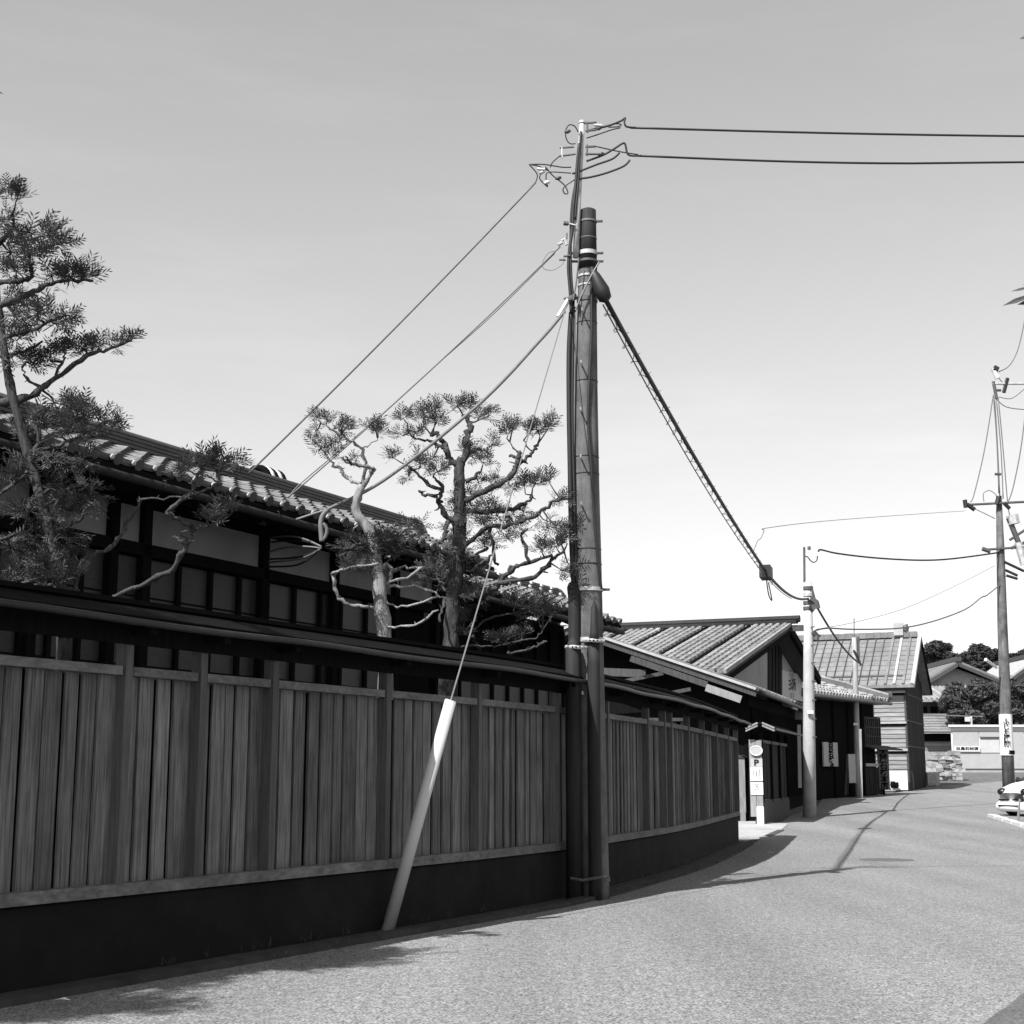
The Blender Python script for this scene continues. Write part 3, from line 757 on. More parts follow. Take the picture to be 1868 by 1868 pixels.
MB().hexa(V((cx, q0.y - .3, cz)), V(((qb.x - qa.x) / 2, 0, 0)), V((0, .04, 0)), Z * ((qb.z - qa.z) / 2)).build('board', 'sign_dark', vs)
MB().hexa(V((cx, q0.y - .24, cz - .5)), V((.04, 0, 0)), V((0, .02, 0)), Z * ((qb.z - qa.z) / 2 + .4)).build('post', 'dark_wood', vs)
text('大屋石材本店', .34, V((cx, q0.y - .345, cz - .02)), (1, 0, 0), Z, 'ink', vs, vertical=True, wscale=1.0, bold=.008)
lb0 = C(tC(1548), .35, 0)
lb = thing('leaning_planks', lb0, 'bundle of long planks leaning against the dark shop front', 'planks')
for i, (xa, ya, xb_, yb_, m) in enumerate(((1541, 1448, 1546, 1376, 'mid_wood'), (1545, 1450, 1549, 1378, 'side_board'), (1540, 1452, 1551, 1385, 'mid_wood'))):
    MB().bar(P(xa, ya, lb0.y - .2), P(xb_, yb_, lb0.y + .1), .12, .04, (0, 1, 0)).build('plank', m, lb)
pp = P(1554.5, 1402, lb0.y - .6)
lp = thing('upright_panel', V((pp.x, pp.y, lb0.z)), 'grey blank upright panel beside the leaning planks', 'panel')
MB().hexa(pp, V((.14, 0, 0)), V((0, .03, 0)), Z * .56).build('sheet', 'sign_grey', lp)
MB().hexa(V((pp.x, pp.y + .03, (pp.z + lb0.z) / 2)), V((.05, 0, 0)), V((0, .025, 0)), Z * ((pp.z - lb0.z) / 2 + .02)).build('post', 'dark_wood', lp)
ss = P(1571, 1448, lb0.y - .9); sp_ = P(1569, 1330, lb0.y - .9)
MB().bar(V((ss.x, ss.y, lb0.z - .1)), sp_, .09, .09, (0, 1, 0)).build('prop_post', 'wood_pole', label='thin sunlit post standing before the lattice window of the shop', cat='post', own=True)

# ------------------------------------------------------------------ tall storehouse with horizontal boards
D0 = G(1660, 1443); FD = V((-.928, .371, 0)).normalized(); SD = V((.371, .928, 0)).normalized(); zd0 = D0.z
def Dp(f, s, z): return V((D0.x, D0.y, zd0)) + FD * f + SD * s + Z * z
hd = thing('storehouse', Dp(3, 3, 0), 'tall storehouse clad in sunlit horizontal boards with ribbed roof', 'storehouse')
WD, SDp = 7.0, 6.4
zEd = P(1600, 1236, Dp(2, -.5, 0).y).z - zd0
zRd = zEd + 2.1
MB().prism([Dp(0, 0, -.4), Dp(WD, 0, -.4), Dp(WD, SDp, -.4), Dp(0, SDp, -.4)], Z * (zEd + .5)).build('wall', 'mid_wood', hd)
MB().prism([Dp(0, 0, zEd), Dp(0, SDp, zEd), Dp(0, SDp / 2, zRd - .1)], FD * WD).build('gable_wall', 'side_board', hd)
nbd = 26
for i in range(nbd):
    z0, z1 = zEd * i / nbd, zEd * (i + 1) / nbd
    mb = MB().prism([Dp(-.02, -.03, z0), Dp(-.02, -.06, z0), Dp(-.02, -.025, z1 + .02), Dp(-.02, 0, z1 + .02)], FD * (WD + .02)); mb.build('clapboard', 'board_wall', hd)
for f in (.0, 1.45, 2.9, 4.35):
    MB().hexa(Dp(f + .03, -.075, zEd / 2), FD * .035, SD * .02, Z * zEd / 2).build('batten', 'mid_wood', hd)
for py in (1262, 1318, 1368):
    z = P(1640, py, D0.y).z - zd0
    MB().hexa(Dp(WD / 2, -.09, z), FD * WD / 2, SD * .06, Z * .05).build('weather_board', 'verge_white', hd)
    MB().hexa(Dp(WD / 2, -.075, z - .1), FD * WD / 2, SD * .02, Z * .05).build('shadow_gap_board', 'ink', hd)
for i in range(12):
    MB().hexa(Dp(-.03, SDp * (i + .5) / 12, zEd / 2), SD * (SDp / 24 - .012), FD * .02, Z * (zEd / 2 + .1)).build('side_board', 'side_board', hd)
for py in (1268, 1316, 1362):
    z = P(1670, py, D0.y + 1).z - zd0
    MB().hexa(Dp(-.06, SDp / 2, z), SD * SDp / 2, FD * .02, Z * .03).build('side_rail', 'mid_wood', hd)
ov = .55; pD = (zRd - zEd) / (SDp / 2)
for sgn in (0, 1):
    e_s = -ov if sgn == 0 else SDp + ov
    MB().prism([Dp(-.45, e_s, zEd - pD * ov), Dp(-.45, SDp / 2, zRd), Dp(-.45, SDp / 2, zRd - .14), Dp(-.45, e_s, zEd - pD * ov - .14)], FD * (WD + .6)).build('roof_slope', 'roof_seam', hd)
for i in range(19):
    f = -.38 + i * .4
    if f > WD + .1: break
    MB().bar(Dp(f, -ov - .02, zEd - pD * ov + .04), Dp(f, SDp / 2, zRd + .04), .035 if i > 3 else .12, .05).build('roof_rib', 'tile_ridge' if i > 3 and i % 1 == 0 else ('verge_white' if i % 2 == 0 else 'roof_seam'), hd)
for j in range(9):
    q = (j + 1) / 10
    MB().bar(Dp(-.42, lerp(-ov, SDp / 2, q), lerp(zEd - pD * ov, zRd, q) + .012), Dp(WD, lerp(-ov, SDp / 2, q), lerp(zEd - pD * ov, zRd, q) + .012), .012, .012).build('roof_lap', 'tile_ridge', hd)
MB().bar(Dp(-.46, -ov, zEd - pD * ov - .06), Dp(-.46, SDp / 2, zRd - .04), .06, .2).build('bargeboard', 'verge_white', hd)
MB().bar(Dp(-.46, SDp + ov, zEd - pD * ov - .06), Dp(-.46, SDp / 2, zRd - .04), .06, .2).build('bargeboard', 'dark_wood', hd)
for i in range(22):
    MB().bar(Dp(-.3 + i * .34, SDp / 2, zRd + .14), Dp(.03 + i * .34, SDp / 2, zRd + .14), .3, .26 + .02 * (i % 2)).build('ridge_tile', 'roof_seam', hd)
MB().hexa(Dp(.55, SDp / 2 - .1, zRd + .4), FD * .22, SD * .12, Z * .3).build('ridge_end_tile', 'verge_white', hd)
MB().blob(Dp(.2, SDp / 2 - .1, zRd + .42), .16, .1, .24, 4).build('ridge_finial', 'tile_ridge', hd)
# things at its foot
wp0 = G(1632, 1442)
wp = thing('white_board_stand', wp0, 'bright white board on a curved metal frame at the foot of the storehouse', 'board')
y_ = D0.y - .45
qa, qb = P(1607, 1441, y_), P(1655, 1406, y_); qm = P(1621, 1424, y_)
MB().prism([V((qa.x, y_, qa.z)), V((qb.x, y_, qa.z)), V((qb.x, y_, qb.z)), V((qm.x, y_, qb.z)), V((qm.x, y_, qm.z)), V((qa.x, y_, qm.z))], (0, .05, 0)).build('sheet', 'white_paint', wp)
MB().tube([P(1656, 1404, y_), P(1663, 1408, y_ - .1), P(1666, 1420, y_ - .2), P(1667, 1441, y_ - .25)], .03, 6).build('frame', 'gutter_metal', wp)
for i, (px, hgt, wd) in enumerate(((1611, .38, .09), (1618, .33, .06), (1629, .28, .12), (1636, .24, .1))):
    b = P(px, 1438, y_ - .25)
    t = thing('plant_pot', V((b.x, b.y, b.z)), ['tall dark pot, leftmost in front of the white board', 'slim dark pot, second from left before the white board', 'squat dark pot, second from right before the white board', 'small dark pot, rightmost before the white board'][i], 'pot', 'dark pots before the white board')
    MB().tube([b, b + Z * hgt * .5, b + Z * hgt], [wd * .7, wd, wd * .85], 8).build('vessel', 'ink', t)
    MB().tube([b + Z * hgt, b + Z * (hgt + .03)], [wd * .9, wd * .9], 8).build('rim', 'iron', t)
st0 = G(1722, 1423)
stn = thing('stone_pile', st0, 'rough pile of stacked pale stones beside the storehouse', 'stones')
srnd = random.Random(8)
for j in range(7):
    x = -.78
    while x < .72:
        w_ = srnd.uniform(.12, .24); h_ = srnd.uniform(.09, .13)
        c = st0 + V((x + w_, srnd.uniform(-.08, .08), .1 + j * .215 + srnd.uniform(-.03, .03)))
        if j < 6 or srnd.random() < .5:
            r_ = srnd.uniform(-.3, .3)
            mb = MB().hexa(c, V((w_, r_ * w_ * .5, srnd.uniform(-.03, .03))), V((-.05, .24, .0)), V((srnd.uniform(-.02, .02), 0, h_)))
            for q_ in range(8): mb.v[q_] = c + (mb.v[q_] - c) * srnd.uniform(.72, 1.05)
            mb.build('stone', 'stone', stn)
        x += w_ * 2 - .02
bk = G(1697, 1434)
MB().hexa(bk + V((0, 0, .36)), V((.32, .1, 0)), V((-.1, .3, 0)), Z * .3).hexa(bk + V((.24, -.2, .1)), V((.06, 0, 0)), V((0, .06, 0)), Z * .22).hexa(bk + V((-.24, -.2, .1)), V((.06, 0, 0)), V((0, .06, 0)), Z * .22).build('stone_trough', 'stone', label='pale block-like stone trough on short legs beside the stone pile', cat='trough', own=True)

# ------------------------------------------------------------------ white site hut, far houses and trees
PY = 87.0; pz0 = gz(PY)
a_, b_ = P(1738, 1405, PY), P(1738, 1326, PY)
hut = thing('site_hut', V((a_.x + 3, PY, pz0)), 'white panelled site hut with a long sign at the end of the road', 'hut')
hx0, hx1, hz0, hz1 = a_.x, a_.x + 8.5, a_.z, b_.z
MB().hexa(V(((hx0 + hx1) / 2 + .55, PY + 1.5, (hz0 + hz1) / 2)), V(((hx1 - hx0) / 2, 0, 0)), V((.55, 1.5, 0)), Z * ((hz1 - hz0) / 2)).build('wall', 'white_paint', hut)
MB().hexa(V(((hx0 + hx1) / 2 + .5, PY + 1.4, hz1 + .06)), V(((hx1 - hx0) / 2 + .1, 0, 0)), V((.6, 1.65, 0)), Z * .06).build('roof', 'white_paint', hut)
MB().hexa(V(((hx0 + hx1) / 2, PY - .02, hz1 - .22)), V(((hx1 - hx0) / 2, 0, 0)), V((0, .03, 0)), Z * .03).build('eave_strip', 'sign_grey', hut)
MB().hexa(V(((hx0 + hx1) / 2, PY - .04, hz0 + .04)), V(((hx1 - hx0) / 2, 0, 0)), V((0, .06, 0)), Z * .05).build('base_rail', 'iron', hut)
MB().hexa(V(((hx0 + hx1) / 2 + .5, PY + 1.3, hz0 - .3)), V(((hx1 - hx0) / 2, 0, 0)), V((.5, 1.4, 0)), Z * .3).build('footing', 'paving', hut)
hp = lambda px, py: P(px, py, PY - .02)
for x0, x1, y0, y1, nm, m in ((1741, 1784, 1333, 1402, 'panel', 'white_board'), (1786, 1828, 1333, 1344, 'panel', 'white_board'), (1786, 1828, 1375, 1402, 'panel', 'white_board'), (1840, 1866, 1333, 1402, 'panel', 'white_board')):
    p, q = hp(x0, y1), hp(x1, y0)
    MB().hexa((p + q) / 2, V(((q.x - p.x) / 2, 0, 0)), V((0, .025, 0)), Z * ((q.z - p.z) / 2)).build(nm, m, hut)
p, q = hp(1789, 1373), hp(1822, 1346)
wn_ = MB().hexa((p + q) / 2, V(((q.x - p.x) / 2, 0, 0)), V((0, .05, 0)), Z * ((q.z - p.z) / 2)).build('window', 'sign_grey', hut)
MB().hexa(V(((p.x + q.x) / 2, PY - .09, q.z)), V(((q.x - p.x) / 2, 0, 0)), V((0, .03, 0)), Z * .04).build('head', 'iron', wn_)
MB().hexa(V((q.x + .12, PY - .09, (p.z + q.z) / 2)), V((.04, 0, 0)), V((0, .03, 0)), Z * ((q.z - p.z) / 2)).build('jamb', 'iron', wn_)
p, q = P(1741, 1371, PY - .12), P(1787.5, 1361, PY - .12)
hs = thing('hut_sign', V(((p.x + q.x) / 2, p.y, p.z)), 'long white sign with a row of dark characters on the hut wall', 'sign')
MB().hexa((p + q) / 2, V(((q.x - p.x) / 2, 0, 0)), V((0, .02, 0)), Z * ((q.z - p.z) / 2)).build('board', 'white_paint', hs)
text('白鳥石材店', (q.z - p.z) * .62, (p + q) / 2 - V((0, .026, 0)), (1, 0, 0), Z, 'ink', hs, wscale=1.35, bold=.008)
# boarded outbuilding between storehouse and hut
oy = 93.0
p, q = P(1686, 1432, oy), P(1742, 1352, oy)
ob = thing('outbuilding', V(((p.x + q.x) / 2, oy, gz(oy))), 'weathered boarded outbuilding with dark open eave behind the stone pile', 'shed')
MB().hexa(V(((p.x + q.x) / 2, oy + 1.5, (p.z + q.z) / 2)), V(((q.x - p.x) / 2, 0, 0)), V((0, 1.5, 0)), Z * ((q.z - p.z) / 2)).build('wall', 'mid_wood', ob)
for i in range(9):
    zz = lerp(p.z, q.z, (i + .5) / 9)
    MB().hexa(V(((p.x + q.x) / 2, oy - .03, zz)), V(((q.x - p.x) / 2, 0, 0)), V((0, .03, .0)), Z * ((q.z - p.z) / 19)).build('plank', 'pale_wood' if i % 3 == 1 else 'wood_pole', ob)
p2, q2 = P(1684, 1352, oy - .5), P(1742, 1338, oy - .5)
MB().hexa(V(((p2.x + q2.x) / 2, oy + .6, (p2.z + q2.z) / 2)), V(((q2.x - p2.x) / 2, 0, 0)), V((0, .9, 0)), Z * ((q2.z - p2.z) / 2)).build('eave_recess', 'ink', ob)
p3, q3 = P(1682, 1338, oy - .8), P(1744, 1305, oy + 2.2)
MB().prism([V((p3.x, oy - .8, p3.z)), V((q3.x, oy - .8, p3.z)), V((q3.x, oy + 2.2, q3.z)), V((p3.x, oy + 2.2, q3.z))], Z * .1).build('roof', 'roof_seam', ob)
for i in range(8):
    t = i / 7
    MB().bar(V((p3.x, lerp(oy - .8, oy + 2.2, t), lerp(p3.z, q3.z, t) + .11)), V((q3.x, lerp(oy - .8, oy + 2.2, t), lerp(p3.z, q3.z, t) + .11)), .05, .03).build('roof_lap', 'tile_ridge', ob)
# house with a plastered gable
hy = 98.0
def far_house(label, y, ridge_px, lo_l, lo_r, base_py, depth, wallmat, roofmat, ov=.5):
    ap = P(ridge_px[0], ridge_px[1], y); l = P(lo_l[0], lo_l[1], y); r_ = P(lo_r[0], lo_r[1], y); bs = P(lo_l[0], base_py, y).z
    h = thing('far_house', V((ap.x, y, bs)), label, 'house')
    MB().prism([V((l.x + ov, y, bs)), V((r_.x - ov, y, bs)), V((r_.x - ov, y, r_.z + .1)), V((ap.x, y, ap.z - .25)), V((l.x + ov, y, l.z + .1))], (0, depth, 0)).build('wall', wallmat, h)
    for (e, s) in ((l, 1), (r_, -1)):
        MB().prism([V((e.x, y - .7, e.z)), V((ap.x, y - .7, ap.z)), V((ap.x, y - .7, ap.z + .22)), V((e.x, y - .7, e.z + .22))], (0, depth + 1.4, 0)).build('roof_slope', roofmat, h)
        MB().bar(V((e.x, y - .72, e.z - .05)), V((ap.x, y - .72, ap.z - .05)), .08, .22).build('bargeboard', 'mid_wood', h)
    MB().bar(V((ap.x, y - .8, ap.z + .3)), V((ap.x, y + depth + .8, ap.z + .3)), .4, .3).build('ridge', 'tile_ridge', h)
    return h
fh = far_house('far house with shaded plaster gable under the pine trees', hy, (1742, 1212), (1684, 1247), (1826, 1247), 1330, 9, 'plaster_grey', 'roof_seam')
p, q = P(1680, 1278, hy - 3), P(1735, 1256, hy - .8)
MB().prism([V((p.x, hy - 3, p.z)), V((q.x + 1.5, hy - 3, p.z)), V((q.x + .2, hy - .7, q.z)), V((p.x, hy - .7, q.z))], Z * .12).build('lower_roof', 'roof_pale', fh)
for i in range(12):
    x = lerp(p.x, q.x + 1.2, i / 11)
    MB().tube([V((x, hy - 3.02, p.z + .14)), V((lerp(p.x, q.x, i / 11), hy - .7, q.z + .14))], .07, 5).build('tile_row', 'roof_pale', fh)
MB().hexa(V(((p.x + q.x) / 2, hy - 2.2, p.z - .9)), V(((q.x - p.x) / 2, 0, 0)), V((0, .1, 0)), Z * .85).build('lower_wall', 'mid_wood', fh)
for i in range(4):
    MB().hexa(V((lerp(p.x, q.x, (i + .5) / 4), hy - 2.33, p.z - .7)), V((.22, 0, 0)), V((0, .02, 0)), Z * .35).build('window', 'ink', fh)
far_house('pale roofed far house at the right edge behind the tall pole', 104.0, (1890, 1202), (1842, 1238), (1960, 1238), 1330, 8, 'plaster', 'verge_white')
frame = P(1771, 1325, 91.0)
rk = thing('drying_frame', V((frame.x, 91, gz(91))), 'thin horizontal pole on a post above the hut roof', 'frame')
MB().bar(V((frame.x, 91, gz(91))), P(1771, 1307, 91.0), .12, .12, (0, 1, 0)).build('post', 'sign_grey', rk)
MB().hexa(P(1765, 1312, 90.9), V((.16, 0, 0)), V((0, .05, 0)), Z * .14).build('box', 'sign_grey', rk)
MB().bar(P(1684, 1304, 91.0), P(1793, 1307, 91.0), .06, .07).build('rail', 'cable_grey', rk)

def leafmass(mb, c, rx, ry, rz, n, size, r):
    for _ in range(n):
        while True:
            p = V((r.uniform(-1, 1), r.uniform(-1, 1), r.uniform(-1, 1)))
            if .25 < p.length < 1: break
        q = V(c) + V((p.x * rx, p.y * ry, p.z * rz))
        a = V((r.gauss(0, 1), r.gauss(0, 1), r.gauss(0, .6))).normalized(); b = a.cross(V((r.gauss(0, 1), r.gauss(0, 1), r.gauss(0, 1)))).normalized()
        s = size * r.uniform(.6, 1.3)
        mb.add([q - a * s, q + b * s * .32, q + a * s, q - b * s * .32], [(0, 1, 2, 3)])
def bulk_tree(name, label, cat, base, lobes, Y, n, size, trunk, mat='leaf_dark', group=None, seed=1):
    r = random.Random(seed)
    t = thing(name, base, label, cat, group)
    mbt = MB()
    top = lobes[0]
    for (px, py, rp) in lobes:
        c = P(px, py, Y)
        mbt.tube([V(base), V(base).lerp(c, .55) + V((r.uniform(-.3, .3), 0, .2)), c], [trunk, trunk * .6, trunk * .25], 6)
    mbt.build('trunk', 'bark_dark', t)
    mb = MB()
    for (px, py, rp) in lobes:
        c = P(px, py, Y + r.uniform(-1, 1)); R_ = rp * Y / 2712
        for _ in range(5):
            o = V((r.uniform(-.5, .5) * R_, r.uniform(-.5, .5) * R_, r.uniform(-.35, .35) * R_))
            leafmass(mb, c + o, R_ * .62, R_ * .62, R_ * .42, n, size, r)
    mb.build('crown', mat, t)
    return t
def gnd(px, Y): 
    p = P(px, 1400, Y); return V((p.x, Y, gz(Y)))
bulk_tree('pine_tree', 'layered dark pine standing above the far gable, left of the others', 'tree', gnd(1711, 116), [(1706, 1180, 17), (1692, 1188, 12), (1722, 1183, 14), (1700, 1196, 14), (1720, 1197, 14), (1738, 1198, 12), (1696, 1210, 12), (1715, 1212, 10), (1740, 1206, 10)], 116, 200, .27, .35, seed=2, group='far trees')
bulk_tree('broad_tree', 'wide dark tree crown behind the far house, left of the tall pole', 'tree', gnd(1795, 118), [(1790, 1198, 30), (1770, 1205, 22), (1812, 1200, 26), (1760, 1214, 18), (1800, 1220, 28), (1775, 1225, 22), (1820, 1222, 20)], 118, 380, .28, .4, seed=3, group='far trees')
bulk_tree('broad_tree', 'dark tree crown at the right edge beyond the tall pole', 'tree', gnd(1870, 118), [(1856, 1204, 22), (1872, 1198, 24), (1895, 1205, 26), (1850, 1216, 14)], 118, 350, .28, .4, seed=4, group='far trees')
bulk_tree('garden_pine', 'rounded bushy pine in front of the far house above the hut', 'tree', gnd(1780, 93), [(1745, 1262, 26), (1775, 1258, 28), (1805, 1262, 26), (1735, 1285, 22), (1765, 1285, 28), (1795, 1288, 28), (1815, 1290, 24), (1750, 1303, 22), (1780, 1308, 26), (1805, 1312, 24)], 93, 420, .2, .3, 'leaf_mid', seed=5, group='pines above the hut')
bulk_tree('garden_pine', 'bushy pine cut by the right edge above the hut', 'tree', gnd(1868, 93), [(1855, 1262, 22), (1872, 1260, 26), (1850, 1285, 20), (1868, 1290, 26), (1860, 1308, 24), (1890, 1285, 28)], 93, 420, .2, .3, 'leaf_mid', seed=6, group='pines above the hut')

# ------------------------------------------------------------------ cables and poles
def mpp(p): return (p.y * CT + (p.z - CAMZ) * ST) / FPX
def Lp(pts, Y): return [P(x, y, Y) for x, y in pts]
def smooth(pts, k=5):
    out = []
    q = [pts[0]] + list(pts) + [pts[-1]]
    for i in range(1, len(q) - 2):
        a, b, c, d = q[i - 1], q[i], q[i + 1], q[i + 2]
        for j in range(k):
            t = j / k
            out.append(.5 * ((2 * b) + (c - a) * t + (2 * a - 5 * b + 4 * c - d) * t * t + (3 * b - a - 3 * c + d) * t ** 3))
    out.append(pts[-1]); return out
def span(a, b, sag, n=28):
    return [a.lerp(b, i / n) - Z * (sag * 4 * (i / n) * (1 - i / n)) for i in range(n + 1)]
def cable(label, pts, r, mat='cable', cat='cable', group=None, n=6):
    return MB().tube(pts, r, n).build('overhead_cable', mat, smooth=True, label=label, cat=cat, group=group, own=True)

BP = G(1085, 1640); YP = BP.y
mp_ = thing('utility_pole', BP, 'tall concrete utility pole with dark cable guard in the centre of the street', 'pole')
axis = [(1085, 1640), (1079, 1350), (1074, 1060), (1069.5, 800), (1071, 560), (1073, 384)]
rads = [.17, .166, .157, .148, .12, .085]
axp = Lp(axis, YP)
axs = smooth(axp, 6); rr = [lerp(rads[i // 6], rads[min(i // 6 + 1, 5)], (i % 6) / 6) for i in range(len(axs))]
MB().tube(axs, rr, 28).build('shaft', 'concrete_pole', mp_, smooth=True)
def pole_at(py):
    for i in range(len(axs) - 1):
        ya, yb = proj(axs[i])[1], proj(axs[i + 1])[1]
        if ya >= py >= yb:
            t = (ya - py) / (ya - yb); return axs[i].lerp(axs[i + 1], t), lerp(rr[i], rr[i + 1], t)
    return axs[-1], rr[-1]
a, b = pole_at(492), pole_at(384)
MB().tube([a[0], b[0], b[0] + Z * .02], [a[1] + .012, b[1] + .012, b[1] * .7], 20).build('top_sleeve', 'tarred_wood', mp_, smooth=True)
for py, hgt, m, e in ((405, .025, 'cable_pale', .018), (436, .012, 'cable_grey', .014), (463, .05, 'steel', .016), (478, .03, 'steel_dark', .018), (505, .025, 'steel', .01), (522, .02, 'steel', .008), (548, .05, 'steel_dark', .012), (590, .008, 'gutter_metal', .005), (697, .01, 'gutter_metal', .005), (835, .008, 'gutter_metal', .005), (866, .01, 'gutter_metal', .005), (1003, .01, 'gutter_metal', .005), (1030, .012, 'gutter_metal', .006), (1076, .045, 'steel', .012), (1168, .05, 'steel', .014), (1604, .04, 'steel_dark', .012)):
    c, r_ = pole_at(py)
    MB().tube([c - Z * hgt / 2, c + Z * hgt / 2], r_ + e, 24).build('band', m, mp_)
for py in (405, 463, 478, 1076):
    c, r_ = pole_at(py)
    MB().tube([c + V((r_, -.02, 0)), c + V((r_ + .09, -.03, 0))], .016, 6).build('band_bolt', 'steel_dark', mp_)
    if py < 1000: MB().tube([c + V((-r_ - .12, -.02, 0)), c + V((-r_, -.02, 0))], .016, 6).build('band_bolt', 'steel_dark', mp_)
for py in (577, 672, 757, 842, 927):
    c, r_ = pole_at(py)
    s = c + V((-r_ * .45, -r_ * .85, 0))
    mb = MB().tube([s, s + V((-.015, -.15, .0)), s + V((-.015, -.155, .03))], .011, 6); mb.build('step_bolt', 'steel', mp_)
c, r_ = pole_at(1268); s = c + V((-r_ * .55, -r_ * .8, 0))
MB().tube([s, s + V((-.02, -.14, 0)), s + V((-.02, -.145, .03))], .011, 6).build('step_bolt', 'steel', mp_)
# steel pipe that carries the service wires above the concrete
pipe = Lp([(1050, 470), (1054, 380), (1058, 300), (1062, 225)], YP - .08)
MB().tube(pipe, [.038, .038, .037, .036], 12).build('steel_pipe', 'steel', mp_, smooth=True)
MB().tube([pipe[-1], pipe[-1] + Z * .03], [.045, .04], 12).build('pipe_cap', 'steel', mp_)
for pts, r_ in (([(1057, 262), (1053, 300), (1050, 340), (1046, 380), (1044, 420), (1039, 455), (1037, 490), (1040, 530), (1042, 570)], .02), ([(1060, 240), (1057, 290), (1055, 330), (1051, 372), (1049, 400)], .015), ([(1052, 330), (1047, 350), (1043, 380), (1041, 430), (1042, 500), (1046, 545)], .016)):
    MB().tube(smooth(Lp(pts, YP - .13), 4), r_, 7).build('riser_cable', 'cable', mp_, smooth=True)
for pts, r_, m in (([(1042, 570), (1038, 640), (1038, 740), (1040, 860), (1042, 970), (1046, 1060), (1050, 1110)], .03, 'cable'), ([(1046, 545), (1045, 640), (1044, 760), (1047, 880), (1049, 980), (1053, 1080)], .02, 'cable'), ([(1050, 560), (1048, 700), (1047, 850), (1051, 1000), (1056, 1080)], .012, 'cable_pale')):
    MB().tube(smooth(Lp(pts, YP - .09), 5), r_, 7).build('riser_cable', m, mp_, smooth=True)
fr = []
for py, dx in ((500, .35), (600, .4), (700, .2), (770, .1), (850, .3), (950, .5), (1030, .72), (1076, .9)):
    c, r_ = pole_at(py); fr.append(c + V((r_ * dx, -r_ * math.sqrt(max(.02, 1 - dx * dx)) - .016, 0)))
MB().tube(smooth(fr, 5), .018, 8).build('riser_cable', 'cable', mp_, smooth=True)
# half-round cable guard and strapped wooden stub at the foot
MB().tube(smooth([BP + V((.0, -.19, -.02)), P(1084, 1400, YP - .19), P(1083, 1172, YP - .18)], 4), .075, 14).build('cable_guard', 'tarred_wood', mp_, smooth=True)
c = P(1084, 1172, YP - .18)
MB().tube([c, c + Z * .12, c + Z * .42, c + Z * .5], [.072, .05, .03, .0], 10).build('guard_tip', 'tarred_wood', mp_, smooth=True)
sb_ = [V((P(1047, 1638, YP - .22).x, YP - .22, -.02)), P(1046, 1400, YP - .22), P(1045, 1185, YP - .22), P(1045, 1172, YP - .22), P(1045, 1164, YP - .22)]
MB().tube(sb_, [.09, .088, .086, .06, .02], 14).build('stub_pole', 'tarred_wood', mp_, smooth=True)
MB().tube(smooth(Lp([(1048, 1500), (1048, 1150), (1047, 1085), (1042, 1062)], YP - .1), 4), [.075] * 9 + [.075, .07, .05, .03][:4], 10).build('riser_sheath', 'tarred_wood', mp_, smooth=True)
for py, x0, x1, yy in ((1180, 1033, 1070, YP - .32), (1168, 1065, 1102, YP - .29)):
    st = MB().tube([P(x, py + (1 if x > (x0 + x1) / 2 else 0), yy + .12 * ((x - (x0 + x1) / 2) / 18) ** 2) for x in range(x0, x1 + 1, 4)], .022, 6).build('perforated_strap', 'steel', mp_)
    for k in range(5):
        x = x0 + 5 + k * 6.5
        MB().hexa(P(x, py, yy - .022 + .12 * ((x - (x0 + x1) / 2) / 18) ** 2), V((.010, 0, 0)), V((0, .003, 0)), Z * .008).build('slot', 'ink', st)
MB().tube([P(1040, 1602, YP - .315), P(1062, 1606, YP - .3), P(1100, 1600, YP - .28), P(1110, 1599, YP - .15)], .018, 6).build('perforated_strap', 'steel_dark', mp_)
# black cable closure on the right
MB().tube(Lp([(1078, 488), (1086, 505), (1098, 530), (1104, 545), (1107, 550)], YP - .16), [.03, .07, .1, .085, .03], 10).build('cable_closure', 'cable', mp_, smooth=True)
MB().tube(Lp([(1093, 478), (1080, 500), (1060, 540), (1050, 566)], YP - .2), .012, 6).build('brace_rod', 'cable_grey', mp_)
MB().tube(Lp([(1056, 470), (1052, 510), (1046, 548)], YP - .2), .010, 6).build('brace_rod', 'steel_dark', mp_)
# brackets, shackles and tails at the pole head
for pts, r_, m in (([(1021, 270), (1047, 268)], .012, 'steel_dark'), ([(1021, 285), (1050, 281)], .012, 'steel_dark'), ([(1025, 268), (1026, 288)], .012, 'steel'), ([(1068, 268), (1087, 267)], .014, 'steel_dark'), ([(1068, 281), (1093, 281)], .014, 'steel_dark'), ([(1068, 225), (1088, 223)], .013, 'steel_dark'), ([(1068, 239), (1088, 237)], .013, 'steel_dark'), ([(1071, 222), (1072, 242)], .012, 'steel_dark'), ([(1071, 264), (1071, 284)], .012, 'steel_dark'), ([(1037, 408), (1050, 411)], .012, 'steel'), ([(1028, 407), (1037, 408)], .028, 'steel_dark'), ([(1024, 440), (1030, 436), (1034, 447)], .02, 'steel'), ([(1018, 447), (1026, 442)], .022, 'steel'), ([(1028, 468), (1040, 466)], .014, 'steel_dark'), ([(1034, 425), (1034, 436)], .01, 'steel_dark'), ([(1020, 474), (1032, 474)], .012, 'steel_dark'), ([(1028, 545), (1042, 542)], .012, 'steel_dark'), ([(1036, 548), (1052, 540)], .04, 'steel_dark'), ([(1038, 545), (1028, 562), (1018, 578)], .03, 'steel')):
    MB().tube(Lp(pts, YP - .15), r_, 7).build('bracket', m, mp_)
